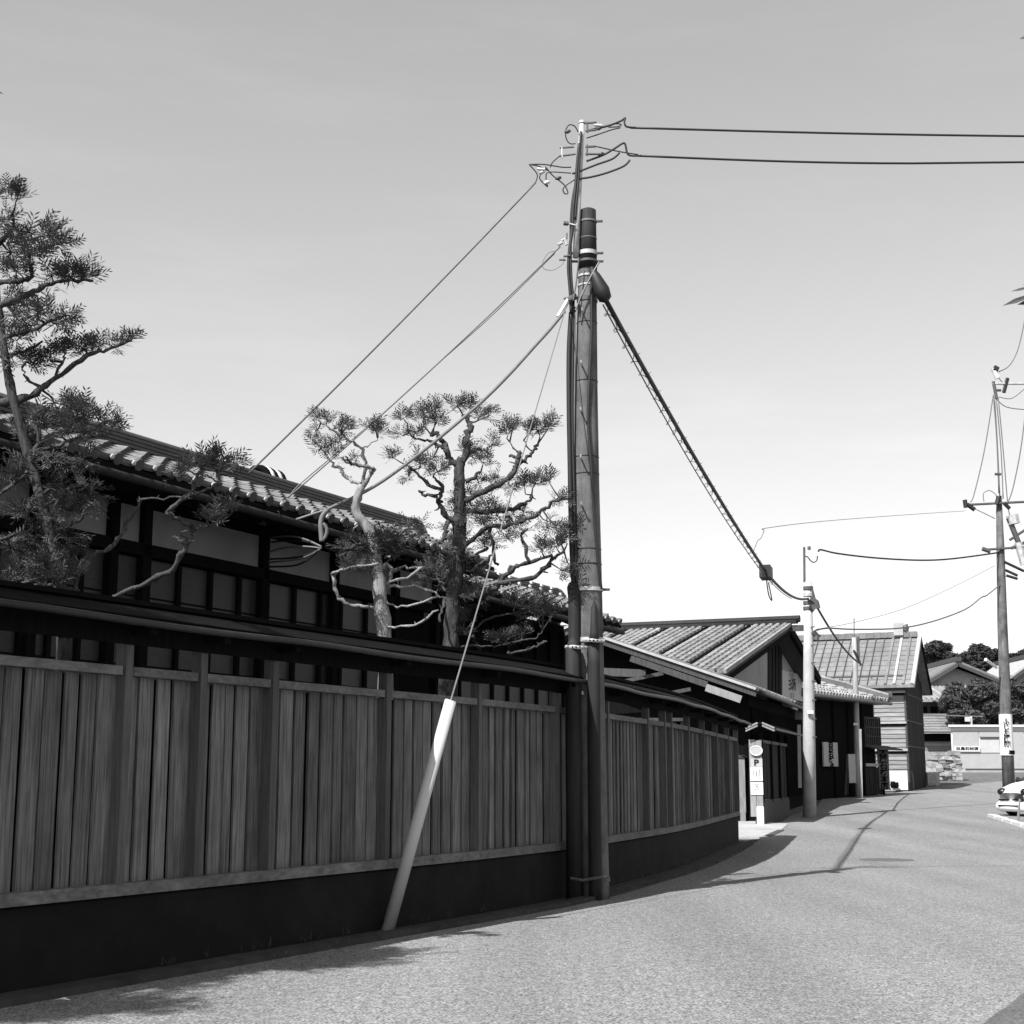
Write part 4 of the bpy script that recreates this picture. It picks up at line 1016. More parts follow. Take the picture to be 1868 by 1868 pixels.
loops = [[(1055, 241), (1048, 230), (1038, 228), (1032, 238), (1033, 253), (1040, 262), (1050, 262)],
 [(1070, 252), (1089, 246), (1115, 237), (1132, 233)], [(1074, 238), (1089, 234), (1108, 230), (1132, 221), (1140.5, 215), (1139, 223), (1143, 231), (1160, 233)],
 [(1078, 236), (1100, 231), (1120, 226), (1133, 227), (1128, 231), (1110, 232)],
 [(1070, 294), (1100, 283), (1121, 271), (1135, 262), (1140.5, 263), (1144, 279), (1151, 284), (1170, 284)], [(1087, 267), (1113, 273), (1138, 278), (1164, 282)],
 [(1044, 317), (1061, 311), (1089, 300), (1117, 290), (1130, 279)], [(1057, 326), (1078, 323), (1108, 315), (1138, 303), (1149, 292)],
 [(965, 300), (993, 300), (1025, 305), (1042, 305)], [(965, 300), (980, 318), (976, 335)], [(995, 304), (1008, 320), (1029, 337), (1036, 352), (1030, 353), (1027, 345), (1033, 338), (1048, 328)],
 [(965, 300), (982, 303), (999, 311)], [(999, 341), (984, 324), (996, 306)], [(999, 341), (996, 324), (1002, 314), (1042, 316)], [(1022, 284), (1008, 296), (1004, 305)]]
for i, lp_ in enumerate(loops):
    MB().tube(smooth(Lp(lp_, YP - .12), 4), .013 if i in (2, 4, 6, 7) else .008, 6).build('jumper_wire', 'cable', mp_, smooth=True)
for (x, y) in ((1092, 234), (1096, 281), (988, 314), (997, 333), (1018, 325), (1035, 240)):
    MB().tube(Lp([(x - 5, y + 1.5), (x, y), (x + 6, y - 1.5)], YP - .12), [.014, .03, .014], 8).build('insulator', 'steel_dark' if x > 1000 else 'tile_white', mp_, smooth=True)
for (x, y) in ((986, 308), (1090, 228)):
    MB().tube(Lp([(x - 6, y), (x + 8, y + 1)], YP - .14), .018, 7).build('insulator', 'tile_white', mp_)

cable('upper service cable running from the pole head out past the right edge', [P(lerp(1150, 2500, i / 24), 233 + 13.6 * (lerp(1150, 2500, i / 24) - 1150) / 718 - 5 * math.sin(math.pi * min(1, i / 16)) * -.6, lerp(YP - .1, YP + .9, i / 24)) for i in range(25)], .014)
cable('lower service cable running from the pole head out past the right edge', [P(lerp(1160, 2500, i / 24), 284 + 14 * math.sin(math.pi * .5 * min(1, i / 9)) - (.6 * max(0, i - 9)), lerp(YP - .1, YP + .9, i / 24)) for i in range(25)], .014)
cable('single wire sloping from the pole head to the left house ridge', span(P(977, 333, YP - .12), P(449, 868, on_plane(449, 868, N.to_2d(), nr1 + .1).y), .04), .013, 'cable_grey')
h2 = P(525, 908, 16.2)
cable('twisted pair wire from mid pole to the eave of the left house', span(P(1022, 450, YP - .15), h2, .05), .009, 'cable_grey', group='house service wires')
cable('slack companion wire beside the twisted pair to the house eave', smooth([P(x, y, lerp(YP - .15, 16.2, (1010 - x) / 485)) for x, y in ((1012, 462), (900, 573), (800, 662), (700, 752), (600, 838), (560, 872), (540, 890), (525, 908))], 4), .007, 'cable_grey', group='house service wires')
cable('thin slack wire loop hanging under the mid pole wire end', smooth(Lp([(1020, 452), (1012, 458), (1000, 462), (990, 478), (992, 490), (1008, 493), (1024, 484), (1030, 474)], YP - .15), 5), .004, 'cable_grey')
tk = [(1030, 568), (1004, 600), (975, 632), (930, 682), (885, 727), (830, 775), (765, 828), (700, 876), (650, 905), (612, 922), (597, 930)]
cable('thick pale sheathed cable curving from mid pole down to the house eave', smooth([P(x, y, lerp(YP - .15, 15.9, (1030 - x) / 440)) for x, y in tk], 5), .02, 'cable_pale', n=9)
tail = thing('cable_tail', P(590, 990, 16.0), 'sheath tail and fan of thin wires where the thick cable meets the house', 'cable')
MB().tube(smooth(Lp([(597, 930), (588, 942), (585, 955), (586, 975), (587, 988)], 15.9), 4), .028, 8).build('sheath', 'cable_pale', tail, smooth=True)
MB().tube(smooth(Lp([(590, 955), (596, 965), (594, 978), (588, 986)], 15.9), 4), .02, 7).build('loop', 'cable_grey', tail, smooth=True)
MB().tube(smooth(Lp([(600, 929), (570, 938), (540, 948)], 15.95), 4), .014, 6).build('stay_grip', 'cable_pale', tail, smooth=True)
for i, pts in enumerate(([(586, 997), (560, 985), (530, 978), (496, 980)], [(586, 998), (560, 988), (535, 986), (494, 989)], [(586, 1000), (555, 997), (520, 999), (490, 1007)], [(584, 1001), (560, 1012), (530, 1018), (488, 1020)], [(584, 1002), (560, 1015), (530, 1022), (488, 1026)], [(582, 1003), (560, 1022), (535, 1032), (488, 1034)])):
    MB().tube(smooth([P(x, y, lerp(15.9, 16.9, (586 - x) / 96)) for x, y in pts], 4), .011, 6).build('wire', 'cable' if i % 2 else 'cable_pale', tail, smooth=True)
# heavy communications cable to the pale pole with lashed strands
P2 = G(1477, 1491); Y2 = P2.y
ca, cb_ = P(1106, 549, YP - .14), P(1474, 1092, Y2 - .1)
cm = thing('lashed_cable', ca.lerp(cb_, .5), 'heavy black lashed cable sagging from the central pole to the pale pole', 'cable')
pb = ca.lerp(cb_, .6); zbox = P(1403, 1043, pb.y).z
def com(t):
    p = ca.lerp(cb_, t)
    if t < .6: return V((p.x, p.y, lerp(ca.z, zbox, t / .6) - .12 * 4 * (t / .6) * (1 - t / .6)))
    q = (t - .6) / .4; return V((p.x, p.y, lerp(zbox, cb_.z, q) - .22 * 4 * q * (1 - q)))
MB().tube([com(i / 40) for i in range(41)], [lerp(.032, .034, i / 40) for i in range(41)], 8).build('main_cable', 'cable', cm, smooth=True)
MB().tube([com(i / 40) - Z * (.05 + .10 * math.sin(math.pi * min(1, i / 26))) + V((-.04, 0, 0)) for i in range(34)], .010, 6).build('lashed_strand', 'cable_grey', cm, smooth=True)
mb = MB(); pts = []
for i in range(420):
    t = i / 420 * .66; a = i * .52
    pts.append(com(t) - Z * (.08 + (.05 + .02 * math.sin(i * .071)) * math.sin(a + .5 * math.sin(i * .11))) + V((.045 * math.cos(a) - .03, 0, 0)))
mb.tube(pts, .006, 4); mb.build('lashing_spiral', 'cable_grey', cm)
for i in range(22):
    t = .04 + i * .027; p = com(t)
    MB().tube([p + V((.0, 0, -.06)), p + V((.02, 0, .02)), p + V((.05, 0, .035))], .005, 5).build('clip', 'cable', cm)
p = com(.60)
MB().hexa(p - Z * .02, (com(.62) - com(.58)).normalized() * .26, V((.12, -.04, 0)), Z * .14).build('splice_box', 'cable', cm)
MB().tube(smooth([p - Z * .1, p + V((.06, .1, -.5)), p + V((.16, .25, -.62)), p + V((.12, .4, -.2))], 5), .014, 5).build('drip_loop', 'cable', cm)

# guy wire with its white guard
gp = G(707, 1699); gt_ = P(1036, 548, YP - .1)
gy = thing('guy_wire', gp, 'pole guy wire with fat white guard tube leaning over the gutter', 'guy wire')
gd = (gt_ - gp)
gtop = None
for i in range(200):
    q = gp + gd * (i / 400)
    if proj(q)[1] <= 1278: gtop = i / 400; break
gtop = gtop or .31
tp_ = P(822, 1278, 13.75)
MB().tube([gp + Z * .0, tp_], [.058, .055], 20).build('guard', 'guard_white', gy, smooth=True)
MB().tube([gp + (tp_ - gp) * .985, tp_ + (tp_ - gp).normalized() * .006], [.045, .05], 20).build('guard_mouth', 'guard_white', gy)
MB().tube([gp - (tp_ - gp) * .02, gp + (tp_ - gp) * .04], .012, 6).build('anchor_rod', 'steel_dark', gy)
MB().tube([tp_ - (tp_ - gp).normalized() * .1, tp_.lerp(gt_, .5) , gt_], [.009, .007, .006], 7).build('wire', 'cable_pale', gy)

# pale pole by the shop
p2 = thing('utility_pole', P2, 'pale concrete utility pole with step bolts in front of the dark shop', 'pole')
ax2 = Lp([(1477, 1491), (1476, 1350), (1475, 1200), (1474, 1062)], Y2)
MB().tube(ax2, [mpp(ax2[0]) * 12.3, mpp(ax2[0]) * 11.2, mpp(ax2[0]) * 9.6, mpp(ax2[0]) * 7.0], 20).build('shaft', 'pole_pale', p2, smooth=True)
for py in (1073, 1085, 1100, 1110):
    c = P(1474.3, py, Y2)
    MB().tube([c - Z * .05, c + Z * .05], .15, 14).build('band', 'steel_dark' if py != 1085 else 'steel', p2)
MB().tube(Lp([(1467.5, 1062), (1467, 998)], Y2), .035, 6).build('steel_pipe', 'steel_dark', p2)
MB().tube(Lp([(1476, 997), (1476, 1003)], Y2), .05, 8).build('insulator', 'steel_dark', p2)
MB().tube(smooth(Lp([(1467.5, 1015), (1473, 1016), (1478, 1022), (1484, 1026), (1490, 1022), (1491, 1014)], Y2), 4), .018, 5).build('jumper_wire', 'cable', p2)
for pts, r_ in (([(1478, 1092), (1488, 1100), (1490, 1110)], .11), ([(1478, 1106), (1486, 1112)], .12), ([(1482, 1076), (1486, 1090), (1484, 1100)], .03), ([(1483, 1152), (1490, 1160), (1489, 1168)], .09), ([(1486, 1160), (1497, 1160)], .03)):
    MB().tube(Lp(pts, Y2 - .1), r_, 7).build('fitting', 'steel_dark', p2)
for i, py in enumerate((1145, 1178, 1210, 1243, 1278, 1312, 1345)):
    c = P(1475 + i * .3, py, Y2); r_ = mpp(c) * (8.5 + i * .5)
    s = c + V((r_ * .35, -r_ * .93, 0))
    MB().tube([s, s + V((.06, -.2, 0))], .018, 5).build('step_bolt', 'steel_dark', p2)
c = P(1478, 1299, Y2 - .25)
MB().hexa(c, V((.09, 0, 0)), V((0, .03, 0)), Z * .05).build('number_plate', 'white_paint', p2)
# leaning wooden pole before the shop
P3 = C(tC(1566), 1.3, -.05); Y3 = P3.y
p3 = thing('wooden_pole', P3, 'old leaning wooden pole before the corner shop', 'pole')
MB().tube(Lp([(1566, 1455), (1564, 1400), (1562, 1300), (1560, 1220), (1558, 1163)], Y3), [.13, .125, .11, .1, .095], 12).build('shaft', 'wood_pole', p3, smooth=True)
MB().bar(P(1564.5, 1162, Y3), P(1566, 1200, Y3), .1, .12, (0, 1, 0)).build('head_block', 'steel_dark', p3)
MB().tube(Lp([(1558, 1163), (1558, 1128)], Y3), .02, 5).build('rod', 'cable_grey', p3)
MB().hexa(P(1561, 1321, Y3 - .15), V((.09, 0, 0)), V((0, .02, 0)), Z * .05).build('number_plate', 'white_paint', p3)
MB().tube(Lp([(1557, 1186), (1563, 1196), (1571, 1214)], Y3 - .12), [.04, .06, .04], 7).build('closure', 'cable', p3)
c0 = P(1488, 1103, Y2 - .1)
cable('black cable from the pale pole down to the leaning wooden pole', span(c0, P(1571, 1212, Y3 - .1), .25), .035)
# tall pole at the right edge
P4 = V((P(1840, 1440, 52).x, 52, gz(52)))
p4 = thing('utility_pole', P4, 'utility pole with crossarms and wrapped advertising plate at the right edge', 'pole')
ax4 = [P4, P(1835, 1300, 52), P(1829, 1150, 52), P(1825, 1000, 52), P(1822, 905, 52)]
MB().tube(ax4, [.215, .2, .175, .14, .1], 18).build('shaft', 'concrete_pole', p4, smooth=True)
pa4 = P(1837, 1378, 52); pb4 = P(1834, 1303, 52)
MB().tube([pa4, pb4], [.235, .225], 18).build('advert_wrap', 'white_paint', p4)
MB().tube([P(1838.3, 1376, 52), P(1838, 1369, 52)], [.24, .24], 18).build('advert_band', 'ink', p4)
cT = P(1836, 1337, 52 - .25)
text('ふじた医院', .24, cT, (1, 0, 0), Z, 'ink', p4, vertical=True, bold=.006)
text('1号', .1, P(1838, 1372.5, 52 - .26), (1, 0, 0), Z, 'white_paint', p4)
for (x0, y0, x1, y1, r_, m) in ((1764, 921, 1880, 915, .045, 'steel_dark'), (1795, 1003, 1868, 998, .045, 'steel_dark'), (1810, 700, 1880, 700, .045, 'steel'), (1812, 696, 1818, 727, .06, 'steel_dark'), (1812, 672, 1820, 690, .11, 'tile_white'), (1831, 716, 1838, 690, .07, 'cable'), (1815, 865, 1826, 865, .05, 'steel_dark'), (1760, 912, 1762, 926, .08, 'cable'), (1764, 920, 1778, 930, .08, 'cable'), (1792, 1001, 1806, 1006, .08, 'steel_dark'), (1812, 672, 1820, 676, .14, 'cable'), (1813, 712, 1826, 712, .05, 'steel_dark'), (1822, 906, 1818, 920, .08, 'cable'), (1832, 918, 1842, 928, .07, 'cable'), (1840, 945, 1866, 1010, .1, 'steel_dark'), (1846, 940, 1850, 956, .22, 'steel'), (1842, 985, 1880, 960, .05, 'steel_dark'), (1845, 1000, 1880, 985, .06, 'steel_dark'), (1832, 1025, 1868, 1042, .05, 'cable'), (1834, 1040, 1856, 1050, .05, 'cable'), (1836, 1050, 1856, 1056, .05, 'cable'), (1857, 990, 1868, 1030, .14, 'steel')):
    MB().tube([P(x0, y0, 51.8), P(x1, y1, 51.8)], r_, 7).build('fitting', m, p4)
for pts, r_ in (([(1812, 720), (1803, 780), (1792, 840), (1776, 905), (1770, 916)], .02), ([(1814, 722), (1819, 800), (1824, 905)], .022), ([(1817, 722), (1826, 820), (1830, 910)], .02), ([(1812, 722), (1818, 800), (1822, 900)], .018), ([(1821, 725), (1830, 820), (1838, 915), (1842, 940)], .02), ([(1822, 678), (1840, 668), (1856, 640), (1868, 590), (1872, 560)], .02), ([(1818, 728), (1835, 742), (1868, 747), (1890, 745)], .018), ([(1822, 724), (1845, 727), (1868, 710)], .016), ([(1872, 740), (1862, 820), (1848, 890), (1838, 918)], .022), ([(1778, 928), (1815, 946)], .016), ([(1795, 915), (1794, 900), (1805, 895), (1816, 902), (1822, 912)], .016), ([(1822, 690), (1830, 700), (1832, 712)], .016)):
    MB().tube(smooth(Lp(pts, 51.8), 4), r_, 5).build('jumper_wire', 'cable_grey', p4, smooth=True)
MB().tube([P(1818, 1218, 51.7), P(1798, 1203, 51.2)], [.05, .06], 6).build('lamp_arm', 'white_paint', p4)
cable('black cable sagging from the pale pole to the right edge pole, upper', smooth([P(x, y, lerp(Y2, 51.9, (x - 1493) / 330)) for x, y in ((1493, 1006), (1498, 1003), (1530, 1010), (1600, 1018), (1680, 1022), (1740, 1019), (1822, 1008))], 5), .028, 'cable')
cable('cable hanging low from the pale pole to the right edge pole', smooth([P(x, y, lerp(Y2, 51.9, (x - 1488) / 336)) for x, y in ((1488, 1150), (1510, 1146), (1560, 1148), (1640, 1146), (1700, 1134), (1760, 1112), (1790, 1090), (1800, 1086), (1824, 1067))], 5), .024, 'cable_grey')
tw = min((i / 200 for i in range(200)), key=lambda t: abs(proj(com(t))[0] - 1374))
cable('faint thin wire high across the sky to the tall right pole', smooth([com(tw)] + [P(x, y, lerp(com(tw).y, 51.9, (x - 1374) / 386)) for x, y in ((1382, 987), (1388, 982), (1394, 968), (1400, 963), (1500, 951), (1640, 940), (1760, 932))], 4), .008, 'cable_grey')
cable('faint telephone wire between the pale pole and the tall right pole', smooth([P(x, y, lerp(Y2, 51.9, (x - 1488) / 336)) for x, y in ((1488, 1148), (1560, 1135), (1650, 1110), (1740, 1070), (1815, 1032))], 4), .008, 'cable_grey')

# ------------------------------------------------------------------ parked white car cut by the right edge
cg = G(1868, 1492); cd_ = V((-.93, -.37, 0)).normalized(); cs = V((cd_.y, -cd_.x, 0))   # heading, side
fc = G(1822, 1489)
CO = fc - cd_ * 2.1 + cs * -.2; CO.z = gz(CO.y) + .004
car = thing('parked_car', CO, 'small white parked car nosing in at the right edge', 'car')
def K(l, s, z): return V((CO.x, CO.y, CO.z)) + cd_ * l + cs * s + Z * z
secs = [(-1.75, .55, .45, .95), (-1.6, .72, .28, 1.25), (-1.0, .74, .22, 1.48), (.0, .74, .22, 1.5), (.35, .74, .22, 1.38), (.85, .74, .16, 1.04), (1.3, .72, .13, .97), (1.6, .68, .12, .86), (1.75, .55, .14, .68)]
mb = MB(); nk = 14
for l, hw, z0, z1 in secs:
    for k in range(nk):
        a = 2 * math.pi * k / nk; ca_, sa_ = math.cos(a), math.sin(a)
        ex = .45
        x = math.copysign(abs(ca_) ** ex, ca_) * hw; zz = math.copysign(abs(sa_) ** ex, sa_)
        z = (z0 + z1) / 2 + zz * (z1 - z0) / 2
        if z > .95: x *= 1 - .22 * (z - .95) / .55
        mb.v.append(K(l, x, z))
for i in range(len(secs) - 1):
    for k in range(nk):
        a, b = i * nk + k, i * nk + (k + 1) % nk
        mb.f.append((a, b, b + nk, a + nk))
mb.f.append(tuple(range(nk))); mb.f.append(tuple((len(secs) - 1) * nk + k for k in reversed(range(nk))))
mb.build('body', 'car_white', car, smooth=True)
MB().prism([K(.36, -.56, 1.36), K(.36, .56, 1.36), K(.84, .64, 1.03), K(.84, -.64, 1.03)], (cd_ * .3 + Z * .5).normalized() * .03).build('windscreen', 'glass', car)
for s in (-1, 1):
    MB().prism([K(.3, s * .685, 1.34), K(-.9, s * .675, 1.38), K(-1.1, s * .73, 1.02), K(.72, s * .735, 1.02)], cs * (.02 * s)).build('side_window', 'glass', car)
    hl = K(1.64, s * .5, .70)
    MB().blob(hl, .17, .17, .12, 20, 10, 7, .02).build('headlight', 'car_black', car, smooth=True)
    MB().hexa(K(1.77, s * .3, .47), cs * .2, cd_ * .05, Z * .022).build('grille_slot', 'car_black', car)
    MB().tube([K(.7, s * .74, 1.02), K(.72, s * .92, 1.05)], [.05, .09], 8).build('mirror', 'car_black', car)
    for l in (-1.1, 1.15):
        w_ = MB().tube([K(l, s * .6, .28), K(l, s * .77, .28)], .28, 20).build('wheel', 'tyre', car)
        MB().tube([K(l, s * .76, .28), K(l, s * .785, .28)], .17, 14).build('rim', 'steel', w_)
MB().hexa(K(1.91, 0, .3), cs * .42, cd_ * .02, Z * .02).build('grille_slot', 'car_black', car)
MB().tube(smooth([K(1.3, -.74, .27), K(1.62, -.66, .27), K(1.75, -.4, .27), K(1.78, 0, .27), K(1.75, .4, .27), K(1.62, .66, .27), K(1.3, .74, .27)], 4), .15, 10).build('bumper', 'car_white', car, smooth=True)
b4 = G(1857, 1497)
mk = thing('marker_post', b4, 'thin grey leaning marker post in front of the parked car', 'post')
MB().tube([b4, P(1861, 1452, b4.y)], [.035, .035], 8).build('shaft', 'ink_grey', mk)
MB().tube([P(1861, 1457, b4.y), P(1861.5, 1449, b4.y)], .045, 8).build('cap', 'car_black', mk)
kb = MB()
k0, k1 = G(1806, 1490), G(1838, 1500)
kr = thing('kerb_stones', k0, 'low whitish kerb running out of frame before the parked car', 'kerb')
for i in range(5):
    a = k0.lerp(k1, i / 2.2); b = k0.lerp(k1, (i + .94) / 2.2)
    a.z = b.z = gz(a.y) + .03
    MB().bar(a, b, .16, .1).build('kerb_stone', 'white_paint', kr)

# ------------------------------------------------------------------ cloud-pruned conifers behind the fence
def spray(mb, p, d, size, r, n=7):
    d = d.normalized(); side = d.cross(V((r.gauss(0, .5), r.gauss(0, .5), 1)))
    if side.length < 1e-3: side = d.orthogonal()
    side.normalize(); up = side.cross(d)
    droop = r.uniform(-.25, .35)
    w = size * .05
    tip = p + d * size + up * (droop * size * .4)
    mb.add([p - side * w * .5, p + side * w * .5, tip], [(0, 1, 2)])
    for i in range(n):
        t = .15 + .8 * i / n
        q = p + d * (size * t) + up * (droop * size * .4 * t * t)
        sg = 1 if i % 2 else -1
        ll = size * (.6 - .34 * t) * r.uniform(.7, 1.4)
        e = (d * .8 + side * sg * .75 + up * r.uniform(-.3, .3)).normalized()
        f = e.cross(up).normalized() * w * .9
        m = q + e * ll * .5
        mb.add([q, m + f, q + e * ll, m - f], [(0, 1, 2, 3)])
def conifer(name, label, base_px, Y0, trunk, branches, clusters, seed, size_px=20, group=None, extra=None, dens=1.0, barkm='bark_mid'):
    r = random.Random(seed)
    b0 = P(base_px, 1400, Y0); root = thing(name, V((b0.x, Y0, 0)), label, 'tree', group)
    nodes = []                                          # (px, py, Y)
    mbt = MB()
    def chain(pts, r0, r1, Ya, Yb, mb):
        n = len(pts); w = []
        for i, (x, y) in enumerate(pts):
            Y = lerp(Ya, Yb, i / max(1, n - 1)); nodes.append((x, y, Y)); w.append(P(x, y, Y))
        k = 4; sm = smooth(w, k)
        for i in range(1, len(sm) - 1): sm[i] = sm[i] + V((r.gauss(0, 1), r.gauss(0, 1), r.gauss(0, 1))) * (.011 * Y0 / 17)
        m_ = mpp(w[0])
        rr_ = [m_ * .85 * lerp(r0, r1, i / (len(sm) - 1)) * r.uniform(.75, 1.3) for i in range(len(sm))]
        mb.tube(sm, rr_, 8, jag=r)
        for i in range(2, len(sm) - 1, 2):                # spurs and pruning stubs
            if r.random() < .5:
                dv = V((r.gauss(0, 1), r.gauss(0, .5), r.gauss(.3, 1))).normalized()
                ll = rr_[i] * r.uniform(1.6, 3.5)
                mb.tube([sm[i], sm[i] + dv * ll * .6, sm[i] + dv * ll + V((r.gauss(0, .3), 0, r.gauss(0, .3))) * ll], [rr_[i] * .6, rr_[i] * .4, rr_[i] * .22], 6)
        # densify node list
        for i in range(n - 1):
            for t in (.33, .66):
                nodes.append((lerp(pts[i][0], pts[i + 1][0], t), lerp(pts[i][1], pts[i + 1][1], t), lerp(lerp(Ya, Yb, i / max(1, n - 1)), lerp(Ya, Yb, (i + 1) / max(1, n - 1)), t)))
    # trunk, brought down to the ground
    tpts, tr0, tr1 = trunk
    w = [P(x, y, Y0) for x, y in tpts]
    w = [V((w[0].x, Y0, 0))] + w
    m_ = mpp(w[1]); sm = smooth(w, 4)
    mbt.tube(sm, [m_ * lerp(tr0, tr1, i / (len(sm) - 1)) * r.uniform(.9, 1.14) for i in range(len(sm))], 14, jag=r)
    for x, y in tpts: nodes.append((x, y, Y0))
    mbt.build('trunk', barkm, root, smooth=True)
    mbb = MB()
    for br in branches:
        pts, r0, r1 = br[:3]; dY = br[3] if len(br) > 3 else r.uniform(-.35, .35)
        best = min(nodes, key=lambda q: (q[0] - pts[0][0]) ** 2 + (q[1] - pts[0][1]) ** 2)
        Ya = best[2] if (best[0] - pts[0][0]) ** 2 + (best[1] - pts[0][1]) ** 2 < 60 ** 2 else Y0
        chain(pts, r0, r1, Ya, Ya + dY, mbb)
    mbc = MB(); mtw = MB()
    for (x, y, R_) in clusters:
        best = min(nodes, key=lambda q: (q[0] - x) ** 2 + (q[1] - y) ** 2)
        Yc = best[2] + r.uniform(-.15, .15)
        c = P(x, y, Yc); o = P(*best); m_ = mpp(c); R3 = R_ * m_
        dirn = (c - o); dirn = dirn.normalized() if dirn.length > .01 else Z
        mtw.tube([o, o.lerp(c, .6) + V((r.gauss(0, .02), r.gauss(0, .02), r.gauss(0, .02))), c], [.012, .008, .004], 5)
        k = int((8 + R_ * 1.25) * dens)
        for _ in range(k):
            off = V((r.gauss(0, .36), r.gauss(0, .36), r.gauss(0, .24))) * R3
            dd = (off.normalized() * .8 + dirn * .75 + V((0, 0, .3)) + V((r.gauss(0, .25), r.gauss(0, .25), r.gauss(0, .22))))
            spray(mbc, c + off * .9, dd, size_px * m_ * r.uniform(.6, 1.25), r)
        for _ in range(k // 4):
            e = c + V((r.gauss(0, .5), r.gauss(0, .5), r.gauss(0, .35))) * R3
            mtw.tube([c, e], [.005, .003], 4)
    if extra:
        hub = V((-4.6, 9.3, 4.4))
        mbb.tube(smooth([V((b0.x, Y0, 2.5)), V((b0.x - .3, Y0 - .5, 2.62)), V((b0.x - .5, Y0 - 1.3, 2.9)), hub], 4), [lerp(.05, .03, i / 12) for i in range(13)], 7)
        for c, R3, k in extra:
            c = V(c); mbb.tube([hub, hub.lerp(c, .5) + Z * .1, c], [.022, .014, .006], 6)
            for _ in range(k):
                off = V((r.gauss(0, .9), r.gauss(0, .9), r.gauss(0, .35))) * R3
                spray(mbc, c + off, off + V((r.gauss(0, .3), r.gauss(0, .3), .1)), .17 * r.uniform(.7, 1.3), r)
    mbb.build('branches', barkm, root, smooth=True, kind='stuff')
    mtw.build('twigs', 'bark_dark', root, kind='stuff')
    mbc.build('crown', 'leaf_mid', root, kind='stuff')
    return root

T1_br = [
 ([(0, 735), (40, 728), (75, 710), (112, 683), (160, 650), (198, 637), (241, 621)], 9, 2.5, .2),
 ([(0, 560), (40, 540), (70, 530), (100, 515), (140, 511), (170, 512)], 8, 2.5), ([(0, 515), (45, 511), (58, 500), (52, 470), (46, 440)], 6, 3),
 ([(0, 618), (40, 608), (85, 590), (118, 572)], 6, 2), ([(-5, 445), (14, 430), (27, 405), (22, 392)], 5, 2.5), ([(0, 650), (45, 640), (78, 622)], 5, 2),
 ([(75, 710), (50, 690), (40, 670)], 4, 1.5), ([(100, 690), (112, 660), (120, 645)], 4, 1.5), ([(60, 770), (72, 800), (60, 840)], 7, 3),
 ([(139, 1085), (139, 1062), (147, 1030), (171, 1016), (209, 992), (230, 954), (254, 920), (252, 912)], 6.5, 3.5, .25),
 ([(120, 1092), (150, 1088), (182, 1096), (230, 1080), (280, 1058), (316, 1034), (330, 1010), (343, 992), (350, 978), (350, 962), (335, 950), (316, 943), (304, 935), (325, 918), (350, 901), (353, 880)], 6, 4, -.5),
 ([(350, 901), (378, 892), (401, 882), (388, 872), (375, 867)], 3, 1.6, .0), ([(350, 901), (310, 909), (268, 910), (252, 914)], 2.6, 2, .1), ([(353, 880), (362, 865), (370, 855)], 3, 1.6, 0), ([(401, 882), (395, 862), (388, 850)], 2, 1.2, 0),
 ([(350, 968), (366, 962), (388, 957), (405, 947), (423, 933)], 3.4, 1.5, 0), ([(343, 992), (325, 982), (314, 980)], 6, 1.5, 0), ([(345, 985), (332, 972), (345, 968)], 2.5, 1.5, 0),
 ([(100, 1070), (60, 1068), (0, 1085)], 4, 3), ([(90, 1050), (50, 1062), (20, 1072)], 3, 2), ([(85, 960), (50, 968), (0, 985)], 3.5, 3), ([(60, 930), (85, 922), (108, 902), (130, 890), (170, 885)], 4.5, 2), ([(70, 900), (110, 885), (104, 870), (112, 862)], 4, 2.5),
 ([(50, 860), (25, 885), (0, 900)], 4, 3), ([(60, 820), (100, 815), (135, 800), (170, 780), (200, 768)], 5, 2), ([(70, 980), (110, 965), (140, 950), (165, 935)], 4, 2), ([(90, 1040), (120, 1030), (140, 1012)], 4, 2)]
T1_cl = [(8, 345, 18), (30, 362, 14), (10, 400, 18), (40, 430, 38), (88, 430, 36), (20, 460, 36), (60, 465, 32), (110, 445, 22), (128, 505, 32), (95, 505, 24), (155, 503, 22), (30, 495, 22), (25, 575, 36), (70, 570, 40), (100, 590, 30), (30, 545, 20), (120, 575, 18), (30, 610, 22), (20, 650, 26), (60, 662, 28), (90, 650, 24), (112, 640, 16), (150, 638, 18), (168, 640, 12), (210, 630, 14), (232, 621, 12), (100, 735, 28), (150, 760, 34), (190, 770, 26), (75, 765, 34), (120, 785, 36), (45, 795, 34), (165, 795, 26), (95, 830, 30), (55, 850, 34), (150, 838, 20), (20, 870, 26), (110, 888, 30), (160, 890, 26), (130, 928, 34), (92, 940, 30), (45, 930, 26), (170, 908, 20), (65, 985, 30), (110, 980, 30), (20, 1000, 30), (80, 1028, 30), (128, 1008, 22), (45, 1058, 30), (100, 1058, 28), (10, 1070, 22), (138, 1048, 20), (368, 850, 22), (405, 852, 22), (342, 856, 18), (428, 846, 10), (386, 836, 12), (402, 940, 18), (382, 948, 14), (422, 930, 10), (208, 775, 10), (140, 745, 20), (330, 866, 10)]
ex = []
for (px, py, zz, k) in ((600, 1748, 5.6, 150), (520, 1757, 5.4, 150), (430, 1768, 5.3, 150), (340, 1783, 5.2, 130), (680, 1738, 5.5, 130), (760, 1732, 5.5, 90), (560, 1760, 5.2, 120), (640, 1752, 5.4, 100), (190, 1830, 5.0, 150), (110, 1842, 4.8, 150), (40, 1852, 4.8, 140), (250, 1836, 5.0, 90), (290, 1800, 5.3, 80)):
    g_ = G(px, py); e_ = V((g_.x - .498 * zz, g_.y - .657 * zz, zz))
    if proj(e_)[0] < -190: ex.append((e_, .17, int(k * 1.9)))
